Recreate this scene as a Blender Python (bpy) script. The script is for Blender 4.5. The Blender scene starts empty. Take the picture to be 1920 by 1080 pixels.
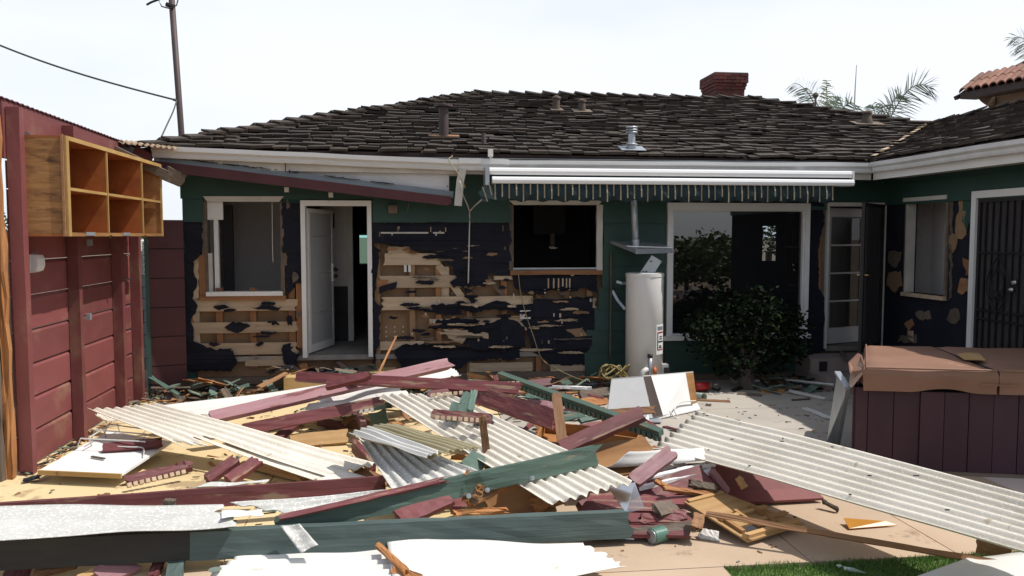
import bpy, bmesh, math, random
from mathutils import Vector, Matrix, Quaternion, noise
from mathutils.geometry import tessellate_polygon
random.seed(11)
scn = bpy.context.scene
COL = scn.collection
R = random.uniform
rad = math.radians

# ------------------------------------------------------------------ camera
CAM_H = 1.95
FPX = 1500.0
TILT = math.atan(98.0 / FPX)
cam_d = bpy.data.cameras.new('camera')
cam = bpy.data.objects.new('camera', cam_d)
COL.objects.link(cam)
cam.location = (0, 0, CAM_H)
cam.rotation_euler = (math.pi / 2 - TILT, 0, 0)
cam_d.sensor_width = 36.0
cam_d.lens = 36.0 * FPX / 1920.0
cam_d.clip_start = 0.05
cam_d.clip_end = 3000
scn.camera = cam

# ------------------------------------------------------------------ light
SUN_DIR = Vector((-1.85, 0.10, -2.9)).normalized()        # the way the light travels
world = bpy.data.worlds.new('World')
scn.world = world
world.use_nodes = True
wn = world.node_tree
wn.nodes.clear()
w_out = wn.nodes.new('ShaderNodeOutputWorld')
w_bg = wn.nodes.new('ShaderNodeBackground')
w_sky = wn.nodes.new('ShaderNodeTexSky')
w_sky.sky_type = 'NISHITA'
w_sky.sun_disc = False
w_sky.sun_elevation = math.asin(-SUN_DIR.z)
w_sky.sun_rotation = math.atan2(-SUN_DIR.x, -SUN_DIR.y)
w_sky.air_density = 1.0
w_sky.dust_density = 2.0
w_tc = wn.nodes.new('ShaderNodeTexCoord')
w_map = wn.nodes.new('ShaderNodeMapping')
w_map.inputs['Scale'].default_value = (1.0, 1.0, 3.0)
w_no = wn.nodes.new('ShaderNodeTexNoise')
w_no.inputs['Scale'].default_value = 1.6
w_no.inputs['Detail'].default_value = 6
w_rmp = wn.nodes.new('ShaderNodeMapRange')
w_rmp.inputs['From Min'].default_value = 0.3
w_rmp.inputs['From Max'].default_value = 0.62
w_rmp.inputs['To Min'].default_value = 0.74
w_rmp.inputs['To Max'].default_value = 1.0
w_mix = wn.nodes.new('ShaderNodeMix')
w_mix.data_type = 'RGBA'
w_mix.inputs[7].default_value = (9.3, 9.75, 10.4, 1)      # thin bright cloud veil
wn.links.new(w_tc.outputs['Generated'], w_map.inputs['Vector'])
wn.links.new(w_map.outputs[0], w_no.inputs['Vector'])
wn.links.new(w_no.outputs['Fac'], w_rmp.inputs['Value'])
w_sep = wn.nodes.new('ShaderNodeSeparateXYZ')                 # the haze thins out overhead
w_thin = wn.nodes.new('ShaderNodeMapRange')
w_thin.inputs['From Min'].default_value = 0.22
w_thin.inputs['From Max'].default_value = 0.80
w_thin.inputs['To Min'].default_value = 1.0
w_thin.inputs['To Max'].default_value = 0.30
w_mul = wn.nodes.new('ShaderNodeMath'); w_mul.operation = 'MULTIPLY'
wn.links.new(w_tc.outputs['Generated'], w_sep.inputs[0])
wn.links.new(w_sep.outputs['Z'], w_thin.inputs['Value'])
w_az = wn.nodes.new('ShaderNodeMapRange')                    # and towards the open sky behind the viewer
w_az.inputs['From Min'].default_value = -0.9
w_az.inputs['From Max'].default_value = 0.3
w_az.inputs['To Min'].default_value = 0.62
w_az.inputs['To Max'].default_value = 1.0
wn.links.new(w_sep.outputs['Y'], w_az.inputs['Value'])
w_mul2 = wn.nodes.new('ShaderNodeMath'); w_mul2.operation = 'MULTIPLY'
wn.links.new(w_thin.outputs[0], w_mul2.inputs[0]); wn.links.new(w_az.outputs[0], w_mul2.inputs[1])
wn.links.new(w_rmp.outputs[0], w_mul.inputs[0]); wn.links.new(w_mul2.outputs[0], w_mul.inputs[1])
wn.links.new(w_mul.outputs[0], w_mix.inputs[0])
wn.links.new(w_sky.outputs[0], w_mix.inputs[6])
wn.links.new(w_mix.outputs[2], w_bg.inputs['Color'])
w_bg.inputs['Strength'].default_value = 0.092
wn.links.new(w_bg.outputs[0], w_out.inputs['Surface'])

sun_d = bpy.data.lights.new('sun', 'SUN')
sun_d.energy = 4.4
sun_d.angle = rad(0.55)
sun_d.color = (1.0, 0.955, 0.89)
sun = bpy.data.objects.new('sun', sun_d)
COL.objects.link(sun)
sun.rotation_euler = SUN_DIR.to_track_quat('-Z', 'Y').to_euler()

scn.view_settings.view_transform = 'Standard'
scn.view_settings.look = 'None'
scn.view_settings.exposure = 0.2
scn.view_settings.gamma = 1.0
scn.view_settings.use_curve_mapping = False
scn.render.engine = 'CYCLES'
scn.cycles.max_bounces = 8
scn.cycles.transparent_max_bounces = 12

# ------------------------------------------------------------------ measuring helpers
CT, ST = math.cos(TILT), math.sin(TILT)
def ray(px, py):
    x = (px - 960.0) / FPX; u = (540.0 - py) / FPX
    return Vector((x, CT + ST * u, -ST + CT * u))
def W(px, py, Y):
    d = ray(px, py); t = Y / d.y
    return Vector((d.x * t, Y, CAM_H + d.z * t))
def G(px, py, z=0.0):
    d = ray(px, py); t = (z - CAM_H) / d.z
    return Vector((d.x * t, d.y * t, z))
def P(px, py, z=None, Y=None):
    return W(px, py, Y) if Y is not None else G(px, py, z)

# house frame: local x along the facade, y into the house, z up
HA = math.atan(0.12)
HM = Matrix.Translation((0, 10.4, 0)) @ Matrix.Rotation(HA, 4, 'Z')
HI = HM.inverted()
def hl(px, py, off=0.0):
    o = HI @ Vector((0, 0, CAM_H)); d = HI.to_3x3() @ ray(px, py)
    t = (off - o.y) / d.y
    return o + d * t
def hu(px, off=0.0): return hl(px, 442, off).x
def wl(px, py, x):
    o = HI @ Vector((0, 0, CAM_H)); d = HI.to_3x3() @ ray(px, py)
    t = (x - o.x) / d.x
    return o + d * t
def plane_hit(px, py, p0, n):
    o = Vector((0, 0, CAM_H)); d = ray(px, py)
    return o + d * ((p0 - o).dot(n) / d.dot(n))

# ------------------------------------------------------------------ objects
WM = {}
WORLD_GEO = set()      # things placed by a point: their parts are given in world coordinates
class MB:
    def __init__(s): s.v = []; s.f = []
    def add(s, vs, fs):
        b = len(s.v); s.v.extend([tuple(v) for v in vs]); s.f.extend([tuple(i + b for i in f) for f in fs]); return s
    def box(s, x0, x1, y0, y1, z0, z1):
        return s.add([(x0,y0,z0),(x1,y0,z0),(x1,y1,z0),(x0,y1,z0),(x0,y0,z1),(x1,y0,z1),(x1,y1,z1),(x0,y1,z1)],
                     [(3,2,1,0),(4,5,6,7),(0,1,5,4),(1,2,6,5),(2,3,7,6),(3,0,4,7)])
    def beam(s, p0, p1, w, t, up=(0,0,1)):
        p0 = Vector(p0); p1 = Vector(p1); x = (p1 - p0).normalized(); up = Vector(up)
        z = (up - x * up.dot(x)).normalized(); y = z.cross(x)
        vs = []
        for p in (p0, p1):
            for a, b in ((-1,-1),(1,-1),(1,1),(-1,1)):
                vs.append(p + y * (a * w / 2) + z * (b * t / 2))
        return s.add(vs, [(3,2,1,0),(4,5,6,7),(0,1,5,4),(1,2,6,5),(2,3,7,6),(3,0,4,7)])
    def prism(s, pts, vec):
        n = len(pts); vec = Vector(vec)
        vs = [Vector(p) for p in pts] + [Vector(p) + vec for p in pts]
        fs = [tuple(range(n)), tuple(range(2 * n - 1, n - 1, -1))]
        for i in range(n):
            j = (i + 1) % n
            fs.append((i, i + n, j + n, j))
        return s.add(vs, fs)
    def tube(s, pts, r, n=8, cap=True, r1=None):
        pts = [Vector(p) for p in pts]; m = len(pts); rings = []
        ref = None
        for i, p in enumerate(pts):
            d = (pts[min(i+1, m-1)] - pts[max(i-1, 0)]).normalized()
            if ref is None: ref = Vector((0,0,1)) if abs(d.z) < .9 else Vector((1,0,0))
            a = (ref - d * ref.dot(d)).normalized(); b = d.cross(a); ref = a
            rr = r if r1 is None else r + (r1 - r) * i / max(1, m - 1)
            rings.append([p + a * (rr * math.cos(2*math.pi*k/n)) + b * (rr * math.sin(2*math.pi*k/n)) for k in range(n)])
        vs = [v for rg in rings for v in rg]; fs = []
        for i in range(m - 1):
            for k in range(n):
                k2 = (k + 1) % n
                fs.append((i*n+k, i*n+k2, (i+1)*n+k2, (i+1)*n+k))
        if cap:
            fs.append(tuple(range(n-1, -1, -1))); fs.append(tuple(range((m-1)*n, m*n)))
        return s.add(vs, fs)
    def lathe(s, prof, n=20, c=(0,0,0)):
        vs = []; fs = []; m = len(prof)
        for r, z in prof:
            for k in range(n):
                a = 2*math.pi*k/n; vs.append((c[0]+r*math.cos(a), c[1]+r*math.sin(a), c[2]+z))
        for i in range(m - 1):
            for k in range(n):
                k2 = (k+1) % n; fs.append((i*n+k, i*n+k2, (i+1)*n+k2, (i+1)*n+k))
        fs.append(tuple(range(n-1,-1,-1))); fs.append(tuple(range((m-1)*n, m*n)))
        return s.add(vs, fs)
    def mesh(s, name, m, smooth=False):
        me = bpy.data.meshes.new(name); me.from_pydata(s.v, [], s.f); me.update()
        if m is not None: me.materials.append(m)
        if smooth:
            for p in me.polygons: p.use_smooth = True
        return me

def link(name, me, parent=None, mw=None, label=None, cat=None, group=None, kind=None):
    o = bpy.data.objects.new(name, me); COL.objects.link(o)
    mw = mw if mw is not None else (WM[parent.name] if parent and parent.name not in WORLD_GEO else Matrix.Identity(4))
    WM[o.name] = mw.copy()
    if parent:
        o.parent = parent; o.matrix_basis = WM[parent.name].inverted() @ mw
    else:
        o.matrix_basis = mw
    tag(o, label, cat, group, kind)
    return o
def tag(o, label=None, cat=None, group=None, kind=None):
    if label: o['label'] = label
    if cat: o['category'] = cat
    if group: o['group'] = group
    if kind: o['kind'] = kind
def obj(name, mb, m, parent=None, mw=None, smooth=False, **k):
    return link(name, mb.mesh(name, m, smooth), parent, mw, **k)
def thing(name, label, cat, mw=None, group=None):
    pt = mw is not None and not isinstance(mw, Matrix)
    o = link(name, None, None, Matrix.Translation(mw) if pt else mw, label, cat, group)
    if pt: WORLD_GEO.add(o.name)
    return o

def frame(p0, p1, up):
    p0 = Vector(p0); p1 = Vector(p1); x = (p1 - p0).normalized(); up = Vector(up)
    z = (up - x * up.dot(x)).normalized(); y = z.cross(x)
    M = Matrix((x, y, z)).transposed().to_4x4(); M.translation = (p0 + p1) / 2
    return M
def board_mb(L, w, t, seg=5, jit=0.0015, b0=0.0, b1=0.0, bow=0.0):
    """a sawn board along local x, b0 / b1 = length of the splintered end"""
    mb = MB(); nx = seg + 1
    ny = 5 if (b0 or b1) else 2
    prof = [(-w/2 + w*i/(ny-1), -t/2) for i in range(ny)] + [(w/2 - w*i/(ny-1), t/2) for i in range(ny)]
    n = len(prof); vs = []
    for i in range(nx):
        x = -L/2 + L*i/seg; bz = bow * (1 - (2*i/seg - 1)**2)
        for y, z in prof:
            dx = 0
            if i == 0 and b0: dx = R(0, b0)
            if i == seg and b1: dx = -R(0, b1)
            vs.append((x + dx, y + R(-jit, jit), z + bz + R(-jit, jit)))
    fs = []
    for i in range(seg):
        for k in range(n):
            k2 = (k+1) % n
            fs.append((i*n+k, (i+1)*n+k, (i+1)*n+k2, i*n+k2))
    for k in range(ny - 1):
        fs.append((k, k+1, n-2-k, n-1-k))
        e = seg*n
        fs.append((e+n-1-k, e+n-2-k, e+k+1, e+k))
    mb.add(vs, fs)
    return mb
def board(name, p0, p1, w, t, m, up=(0,0,1), parent=None, b0=0, b1=0, bow=0, seg=5, jit=.0015, **k):
    p0 = Vector(p0); p1 = Vector(p1)
    return obj(name, board_mb((p1-p0).length, w, t, seg, jit, b0, b1, bow), m, parent, frame(p0, p1, up), **k)
FLAT = (0, 0, 1); EDGE = (0, -1, 0); TILTED = (0, -.65, .75)

# ------------------------------------------------------------------ materials
MATS = {}
def nd(t, typ, **kw):
    n = t.nodes.new(typ)
    for k, v in kw.items():
        if k in ('data_type','operation','blend_type','feature','noise_dimensions','wave_type','bands_direction','musgrave_type'): setattr(n, k, v)
        else: n.inputs[k].default_value = v
    return n
def c4(c): return (c[0], c[1], c[2], 1)
def material(name, base, alt=None, wear=None, wear_thr=0.62, scale=(3,3,3), wscale=(4,4,4), rough=0.7, bump=0.15, bscale=(20,20,20),
             metal=0.0, rnd=0.25, spec=0.4, soft=0.06, trans=0.0, speck=None, speck_thr=.6, sscale=60, coords='Object', island=False):
    """coloured surface: two tones mixed by noise, optional worn-through colour, bump and per-object tone"""
    m = bpy.data.materials.new(name); MATS[name] = m; m.use_nodes = True
    t = m.node_tree; t.nodes.clear(); L = t.links.new
    out = nd(t, 'ShaderNodeOutputMaterial'); bs = nd(t, 'ShaderNodeBsdfPrincipled', Roughness=rough, Metallic=metal)
    bs.inputs['Specular IOR Level'].default_value = spec
    tc = nd(t, 'ShaderNodeTexCoord'); oi = nd(t, 'ShaderNodeObjectInfo')
    geo = nd(t, 'ShaderNodeNewGeometry')
    addv = nd(t, 'ShaderNodeVectorMath', operation='MULTIPLY_ADD')
    L(tc.outputs[coords], addv.inputs[0]); addv.inputs[1].default_value = (1,1,1)
    comb = nd(t, 'ShaderNodeCombineXYZ')
    mul = nd(t, 'ShaderNodeMath', operation='MULTIPLY'); mul.inputs[1].default_value = 37.0
    L(oi.outputs['Random'], mul.inputs[0])
    for i in range(3): L(mul.outputs[0], comb.inputs[i])
    L(comb.outputs[0], addv.inputs[2])
    def noisetex(sc, det=5, s=1.0, rg=.6):
        mp = nd(t, 'ShaderNodeMapping'); mp.inputs['Scale'].default_value = sc
        L(addv.outputs[0], mp.inputs['Vector'])
        n = nd(t, 'ShaderNodeTexNoise', Scale=s, Detail=det, Roughness=rg); L(mp.outputs[0], n.inputs['Vector']); return n
    def mixc(f, a, b):
        x = nd(t, 'ShaderNodeMix', data_type='RGBA')
        if f is not None and not isinstance(f, float): L(f, x.inputs[0])
        elif f is not None: x.inputs[0].default_value = f
        for idx, s in ((6, a), (7, b)):
            if isinstance(s, tuple): x.inputs[idx].default_value = s
            else: L(s, x.inputs[idx])
        return x.outputs[2]
    def ramp(src, lo, hi):
        r = nd(t, 'ShaderNodeMapRange'); L(src, r.inputs['Value'])
        r.inputs['From Min'].default_value = lo; r.inputs['From Max'].default_value = hi; return r.outputs[0]
    alt = alt or tuple(c * .72 for c in base)
    n1 = noisetex(scale)
    col = mixc(ramp(n1.outputs['Fac'], .32, .68), c4(base), c4(alt))
    if speck:
        n3 = noisetex((sscale,)*3, 3)
        col = mixc(ramp(n3.outputs['Fac'], speck_thr, speck_thr + .1), col, c4(speck))
    if wear:
        n2 = noisetex(wscale, 8, 1.0, .65)
        col = mixc(ramp(n2.outputs['Fac'], wear_thr, wear_thr + soft), col, c4(wear))
    if rnd:
        hsv = nd(t, 'ShaderNodeHueSaturation')
        rr = nd(t, 'ShaderNodeMapRange'); rr.inputs['To Min'].default_value = 1 - rnd; rr.inputs['To Max'].default_value = 1 + rnd
        if island:
            ad = nd(t, 'ShaderNodeMath', operation='ADD'); L(oi.outputs['Random'], ad.inputs[0]); L(geo.outputs['Random Per Island'], ad.inputs[1])
            fr = nd(t, 'ShaderNodeMath', operation='FRACT'); L(ad.outputs[0], fr.inputs[0]); L(fr.outputs[0], rr.inputs['Value'])
        else:
            L(oi.outputs['Random'], rr.inputs['Value'])
        L(rr.outputs[0], hsv.inputs['Value']); L(col, hsv.inputs['Color']); col = hsv.outputs[0]
    L(col, bs.inputs['Base Color'])
    if bump:
        nb = noisetex(bscale, 6)
        b = nd(t, 'ShaderNodeBump', Strength=bump, Distance=0.01); L(nb.outputs['Fac'], b.inputs['Height']); L(b.outputs[0], bs.inputs['Normal'])
    if trans:
        tr = nd(t, 'ShaderNodeBsdfTranslucent'); L(col, tr.inputs['Color'])
        mx = nd(t, 'ShaderNodeMixShader'); mx.inputs[0].default_value = trans
        L(bs.outputs[0], mx.inputs[1]); L(tr.outputs[0], mx.inputs[2]); L(mx.outputs[0], out.inputs['Surface'])
    else:
        L(bs.outputs[0], out.inputs['Surface'])
    return m
WOODG = (1.2, 14, 14); WOODB = (2, 60, 60)
M_red = material('red_paint', (.185,.055,.057), (.105,.030,.034), (.25,.16,.11), .575, (1.8,5,5), (2.0,15,15), .62, .25, WOODB, rnd=.22)
M_redwall = material('red_wall_paint', (.180,.053,.052), (.132,.038,.038), (.23,.14,.09), .55, (1.5,1.5,2.5), (1.6,1.6,2.2), .6, .12, (30,4,30), rnd=.17, soft=.22)
M_pink = material('glare_pale_red_paint', (.30,.165,.18), (.22,.095,.105), (.14,.045,.045), .58, (1.5,9,9), (2,12,12), .55, .2, WOODB, rnd=.15)  # red paint paled to carry the sun's glare on upturned faces
M_green = material('green_paint', (.095,.150,.118), (.065,.112,.092), (.22,.17,.11), .60, (1.3,7,7), (2.2,18,18), .6, .22, WOODB, rnd=.22)
M_beam = material('weathered_green_paint', (.090,.125,.118), (.050,.076,.072), (.18,.15,.12), .68, (1.0,9,9), (1.6,22,22), .65, .35, WOODB, rnd=.05)
M_siding = material('green_siding', (.024,.064,.050), (.019,.052,.043), (.03,.07,.06), .68, (1.5,3,3), (2,6,6), .55, .15, (3,40,40), rnd=.10)
M_tar = material('tar_paper', (.0115,.013,.021), (.017,.0175,.025), (.03,.027,.025), .68, (4,4,4), (7,7,2), .85, .5, (9,9,9), rnd=.15, spec=.15)
M_sheath = material('bare_sheathing', (.50,.385,.27), (.37,.28,.19), (.10,.065,.04), .66, WOODG, (3,12,12), .8, .3, WOODB, rnd=.16)
M_stud = material('orange_stud', (.30,.145,.065), (.20,.095,.045), (.06,.035,.02), .68, WOODG, (3,14,14), .8, .3, WOODB, rnd=.2)
M_cavity = material('wall_cavity', (.30,.19,.11), (.21,.13,.075), (.05,.03,.02), .68, (3,3,3), (4,4,4), .9, .2, rnd=.15)
M_ply = material('plywood', (.34,.185,.07), (.21,.095,.032), (.10,.045,.018), .64, (1.0,5,9), (1.2,3,10), .6, .15, (2,30,30), rnd=.12)
M_plyK = material('knotty_plywood', (.34,.175,.062), (.15,.065,.022), (.06,.025,.010), .54, (3,3,22), (4,4,14), .6, .15, (4,4,40), rnd=0, soft=.16)
M_plyL = material('light_wood', (.43,.27,.12), (.33,.19,.075), (.16,.08,.03), .68, WOODG, (2,8,8), .65, .2, WOODB, rnd=.18)
M_plyE = material('cabinet_edge', (.42,.27,.095), (.32,.19,.065), (.2,.1,.04), .68, (3,3,3), (4,4,4), .6, .15, rnd=.08)
M_stain = material('stained_plywood', (.36,.115,.030), (.22,.065,.018), (.10,.03,.01), .68, (1.5,4,6), (2,4,4), .5, .1, rnd=.10)
M_brown = material('bare_brown_wood', (.26,.135,.065), (.18,.09,.042), (.10,.05,.03), .66, WOODG, (3,14,14), .75, .25, WOODB, rnd=.25)
M_split = material('splintered_wood', (.42,.20,.075), (.30,.12,.04), (.12,.045,.02), .62, WOODG, (2,14,14), .75, .4, WOODB, rnd=.18)
M_greywood = material('weathered_wood', (.15,.115,.088), (.09,.07,.055), (.04,.03,.025), .66, WOODG, (3,14,14), .85, .3, WOODB, rnd=.3)
M_sheet = material('fibreglass_sheet', (.78,.735,.645), (.66,.61,.51), (.42,.34,.22), .64, (2.5,2.5,2.5), (3,9,3), .6, .25, (70,70,70), rnd=.06, trans=.12, speck=(.83,.82,.79), speck_thr=.56, sscale=70)
M_sheetW = material('white_fibreglass', (.74,.735,.71), (.67,.66,.62), (.5,.45,.36), .65, (2,2,2), (3,9,3), .55, .15, (60,60,60), rnd=.03, trans=.15)
M_sheetG = material('grey_fibreglass', (.60,.60,.57), (.50,.50,.47), (.34,.32,.27), .71, (3,3,3), (5,9,5), .7, .35, (90,90,90), rnd=.05, trans=.15, speck=(.86,.86,.84), speck_thr=.55, sscale=55)
M_sheetY = material('yellowed_fibreglass', (.42,.36,.20), (.52,.48,.34), (.30,.24,.12), .70, (2,2,2), (3,6,3), .5, .15, (60,60,60), rnd=.04, trans=.35)
M_white = material('white_paint', (.74,.74,.73), (.66,.66,.65), (.40,.38,.34), .69, (2,2,2), (5,5,5), .5, .08, rnd=.04)
M_whiteD = material('dirty_white_trim', (.55,.53,.49), (.44,.42,.38), (.22,.17,.12), .67, (3,3,3), (7,7,7), .6, .12, rnd=.06)
M_gutter = material('white_gutter_metal', (.60,.60,.60), (.50,.50,.49), (.30,.28,.25), .68, (.8,6,6), (1.2,8,10), .42, .08, rnd=.04)
M_alu = material('white_aluminium', (.80,.80,.80), (.77,.77,.77), None, .7, (1,1,1), rough=.3, bump=0, rnd=.02)
M_galv = material('galvanised_metal', (.44,.47,.50), (.34,.37,.40), (.52,.53,.54), .66, (6,6,6), (9,9,9), .42, .1, metal=.6, rnd=.06)
M_flash = material('grey_flashing', (.20,.23,.25), (.14,.165,.18), (.35,.36,.37), .68, (2,7,7), (4,9,9), .6, .2, rnd=.05)
M_paintmetal = material('chalky_white_sheet', (.60,.60,.62), (.47,.47,.49), (.58,.57,.56), .62, (2,2,2), (4,4,4), .6, .1, rnd=.04)
M_shake = material('cedar_shakes', (.050,.037,.028), (.033,.025,.019), (.088,.066,.047), .66, (9,1.5,9), (12,2,12), .85, .5, (60,6,60), rnd=.33, island=True)
M_brick = material('chimney_brick', (.135,.040,.032), (.095,.030,.026), (.20,.10,.08), .7, (6,6,6), (9,9,9), .85, .3, (40,40,40), rnd=.28)
M_mortar = material('mortar', (.20,.165,.145), None, None, .7, rnd=0, rough=.9)
M_black = material('black_iron', (.012,.011,.012), (.02,.018,.018), None, .7, rough=.5, rnd=.05)
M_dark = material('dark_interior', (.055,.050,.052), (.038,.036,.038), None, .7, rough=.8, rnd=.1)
M_wallpap = material('pale_wallpaper', (.60,.57,.55), (.50,.48,.47), None, .6, (40,40,40), rough=.85, bump=.1, bscale=(90,90,90), rnd=.0)
M_floorin = material('interior_floor', (.30,.28,.25), (.20,.18,.165), (.09,.075,.06), .64, (4,4,4), (8,8,8), .7, .2, rnd=0)
M_heater = material('enamel_tank', (.66,.645,.62), (.63,.61,.585), (.40,.36,.31), .73, (1,1,2), (2,2,3), .28, .02, rnd=0, spec=.5)
M_heatbase = material('tank_base_band', (.30,.29,.275), None, None, .7, rough=.45, rnd=0)
M_tub = material('tub_stained_board', (.058,.022,.031), (.040,.016,.025), (.13,.055,.06), .68, (3,3,.8), (7,7,1.2), .65, .2, (40,40,4), rnd=.14)
M_vinyl = material('tub_cover_vinyl', (.265,.145,.096), (.205,.105,.068), (.36,.24,.17), .66, (1.5,1.5,1.5), (2.5,2.5,2.5), .5, .18, (12,12,12), rnd=.03)
M_vinylpale = material('cover_lining', (.52,.36,.26), None, None, .7, rough=.6, rnd=0)
M_fabric = material('awning_fabric', (.016,.034,.038), (.011,.024,.030), None, .7, (5,5,5), rough=.85, bump=.1, rnd=.04)
M_stripe = material('awning_stripe', (.29,.25,.17), None, None, .7, rough=.85, rnd=.1)
M_conc = material('grey_concrete', (.42,.385,.335), (.33,.30,.26), (.21,.18,.145), .60, (.9,.9,.9), (2.3,2.3,2.3), .9, .15, (60,60,60), rnd=.02, speck=(.26,.23,.19), speck_thr=.66, sscale=25)
M_ochre = material('ochre_concrete', (.63,.50,.29), (.54,.41,.22), (.34,.25,.14), .55, (.8,.8,.8), (2.2,2.2,2.2), .9, .15, (50,50,50), rnd=.03, speck=(.24,.17,.09), speck_thr=.69, sscale=22)
M_tan = material('tan_concrete', (.46,.35,.25), (.38,.28,.195), (.25,.18,.12), .60, (.8,.8,.8), (2.2,2.2,2.2), .9, .15, (60,60,60), rnd=.04, speck=(.22,.16,.11), speck_thr=.69, sscale=25)
M_pinkc = material('pale_pink_concrete', (.60,.50,.45), (.55,.45,.40), (.4,.32,.27), .7, (.8,.8,.8), (2,2,2), .9, .12, (60,60,60), rnd=0)
M_soil = material('dry_soil', (.17,.125,.085), (.11,.08,.055), (.25,.19,.13), .6, (1.5,1.5,1.5), (6,6,6), .95, .5, (30,30,30), rnd=0)
M_step = material('ochre_step', (.50,.355,.165), (.43,.29,.13), (.3,.2,.1), .7, rough=.9, rnd=0)
M_stepG = material('pinkish_step', (.30,.245,.225), (.24,.195,.18), (.15,.12,.11), .68, rough=.9, rnd=0)
M_mat = material('black_doormat', (.014,.015,.020), None, None, .7, rough=.9, bump=.5, rnd=0)
M_leaf = material('shrub_leaf', (.010,.021,.008), (.007,.014,.006), (.04,.06,.016), .74, (4,4,4), (9,9,9), .8, 0, rnd=.4, spec=.12, trans=.2, island=True)  # leaf green darkened to hold the shade of the awning
M_leaf2 = material('young_shrub_leaf', (.030,.055,.014), (.02,.038,.011), None, .7, (4,4,4), rough=.7, bump=0, rnd=.4, spec=.15, trans=.2, island=True)
M_palm = material('palm_frond', (.30,.36,.29), (.22,.28,.21), None, .7, rough=.6, bump=0, rnd=.2, trans=.25)  # frond green paled to hold the wash of bright sky behind
M_palmY = material('young_palm_frond', (.24,.28,.08), None, None, .7, rough=.6, bump=0, rnd=.1, trans=.3)
M_bark = material('pale_bark', (.13,.105,.085), (.085,.068,.055), None, .7, (6,6,2), rough=.9, bump=.4, rnd=.1)
M_grass = material('lawn_blades', (.115,.22,.045), (.075,.165,.032), None, .7, rough=.6, bump=0, rnd=.35, trans=.3, island=True)
M_lawn = material('lawn_ground', (.10,.15,.04), (.07,.11,.03), None, .7, (9,9,9), rough=.95, rnd=0)
M_tile = material('terracotta_tile', (.27,.13,.088), (.19,.085,.058), (.40,.27,.21), .66, (5,5,5), (8,8,8), .8, .2, rnd=.25)
M_stucco = material('beige_stucco', (.40,.32,.25), (.36,.285,.22), None, .7, rough=.9, bump=.3, bscale=(40,40,40), rnd=0)
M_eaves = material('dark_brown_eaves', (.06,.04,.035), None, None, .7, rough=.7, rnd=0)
M_pole = material('rusty_brown_pole', (.075,.050,.048), (.05,.034,.034), (.13,.11,.11), .68, (8,8,2), (12,12,3), .6, .1, rnd=0)
M_cable = material('grey_cable', (.07,.075,.07), None, None, .7, rough=.6, bump=0, rnd=0)
M_wire = material('white_wire', (.62,.61,.58), None, None, .7, rough=.45, bump=0, rnd=0)
M_tanwire = material('tan_wire', (.33,.26,.15), None, None, .7, rough=.6, bump=0, rnd=.1)
M_hose = material('yellow_hose', (.20,.145,.04), (.12,.09,.03), None, .7, rough=.5, bump=0, rnd=.1)
M_plas = material('white_plastic', (.66,.64,.62), (.60,.58,.56), None, .7, rough=.4, bump=0, rnd=.03)
M_card = material('cardboard', (.42,.27,.11), (.36,.22,.09), None, .7, rough=.85, rnd=.08)
M_redplas = material('red_plastic', (.42,.025,.028), None, None, .7, rough=.35, bump=0, rnd=0)
M_cup = material('pale_green_plastic', (.50,.60,.52), None, None, .7, rough=.4, bump=0, rnd=0)
M_can = material('green_tin', (.075,.17,.13), (.05,.12,.09), (.3,.28,.25), .7, rough=.4, rnd=0)
M_amber = material('amber_shard', (.55,.20,.015), (.60,.32,.04), None, .7, (3,3,3), rough=.25, bump=0, rnd=0, trans=.4)
M_block = material('white_block', (.66,.66,.64), (.56,.56,.54), None, .7, rough=.85, rnd=.08)
M_blockG = material('grey_block', (.20,.215,.215), (.16,.175,.175), None, .7, rough=.9, rnd=.08)
M_brass = material('brass', (.45,.33,.13), None, None, .7, rough=.25, bump=0, metal=1.0, rnd=0)
M_chrome = material('chrome', (.62,.62,.63), None, None, .7, rough=.2, bump=0, metal=1.0, rnd=0)
M_orange = material('orange_plastic', (.55,.13,.03), None, None, .7, rough=.5, bump=0, rnd=0)
M_foliage = material('garden_foliage', (.060,.085,.025), (.035,.055,.016), None, .7, (2,2,2), rough=.6, bump=0, rnd=.35, trans=.2, island=True)
M_ink = material('printed_ink', (.03,.03,.035), None, None, .7, rough=.6, bump=0, rnd=0)
M_inkred = material('printed_red', (.35,.03,.03), None, None, .7, rough=.6, bump=0, rnd=0)
M_gate = material('dark_and_shaded_maroon', (.085,.026,.030), (.06,.019,.022), (.14,.09,.07), .72, (2,2,2), (4,4,4), .7, .15, rnd=.08)  # shade painted into gate and rafter; also colours the dark roof strip
M_greenL = material('faded_green_scrap', (.15,.20,.155), (.10,.145,.115), (.22,.17,.11), .62, (3,7,7), (5,20,20), .7, .2, WOODB, rnd=.25)
M_darkbeam = material('dark_stained_timber', (.030,.032,.028), (.017,.017,.015), (.06,.045,.035), .70, (1.5,9,9), (2,22,22), .7, .3, WOODB, rnd=0)
M_seal = material('grey_green_print', (.16,.20,.17), None, None, .7, rough=.6, bump=0, rnd=0)
def glass(name, tint, ior, rough=0.0):
    m = bpy.data.materials.new(name); m.use_nodes = True; t = m.node_tree; t.nodes.clear()
    out = nd(t, 'ShaderNodeOutputMaterial'); tr = nd(t, 'ShaderNodeBsdfTransparent'); tr.inputs[0].default_value = c4(tint)
    gl = nd(t, 'ShaderNodeBsdfGlossy', Roughness=rough); fr = nd(t, 'ShaderNodeFresnel', IOR=ior)
    mx = nd(t, 'ShaderNodeMixShader')
    t.links.new(fr.outputs[0], mx.inputs[0]); t.links.new(tr.outputs[0], mx.inputs[1]); t.links.new(gl.outputs[0], mx.inputs[2]); t.links.new(mx.outputs[0], out.inputs[0])
    return m
M_glass = glass('window_glass', (.5,.56,.6), 2.5)
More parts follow.
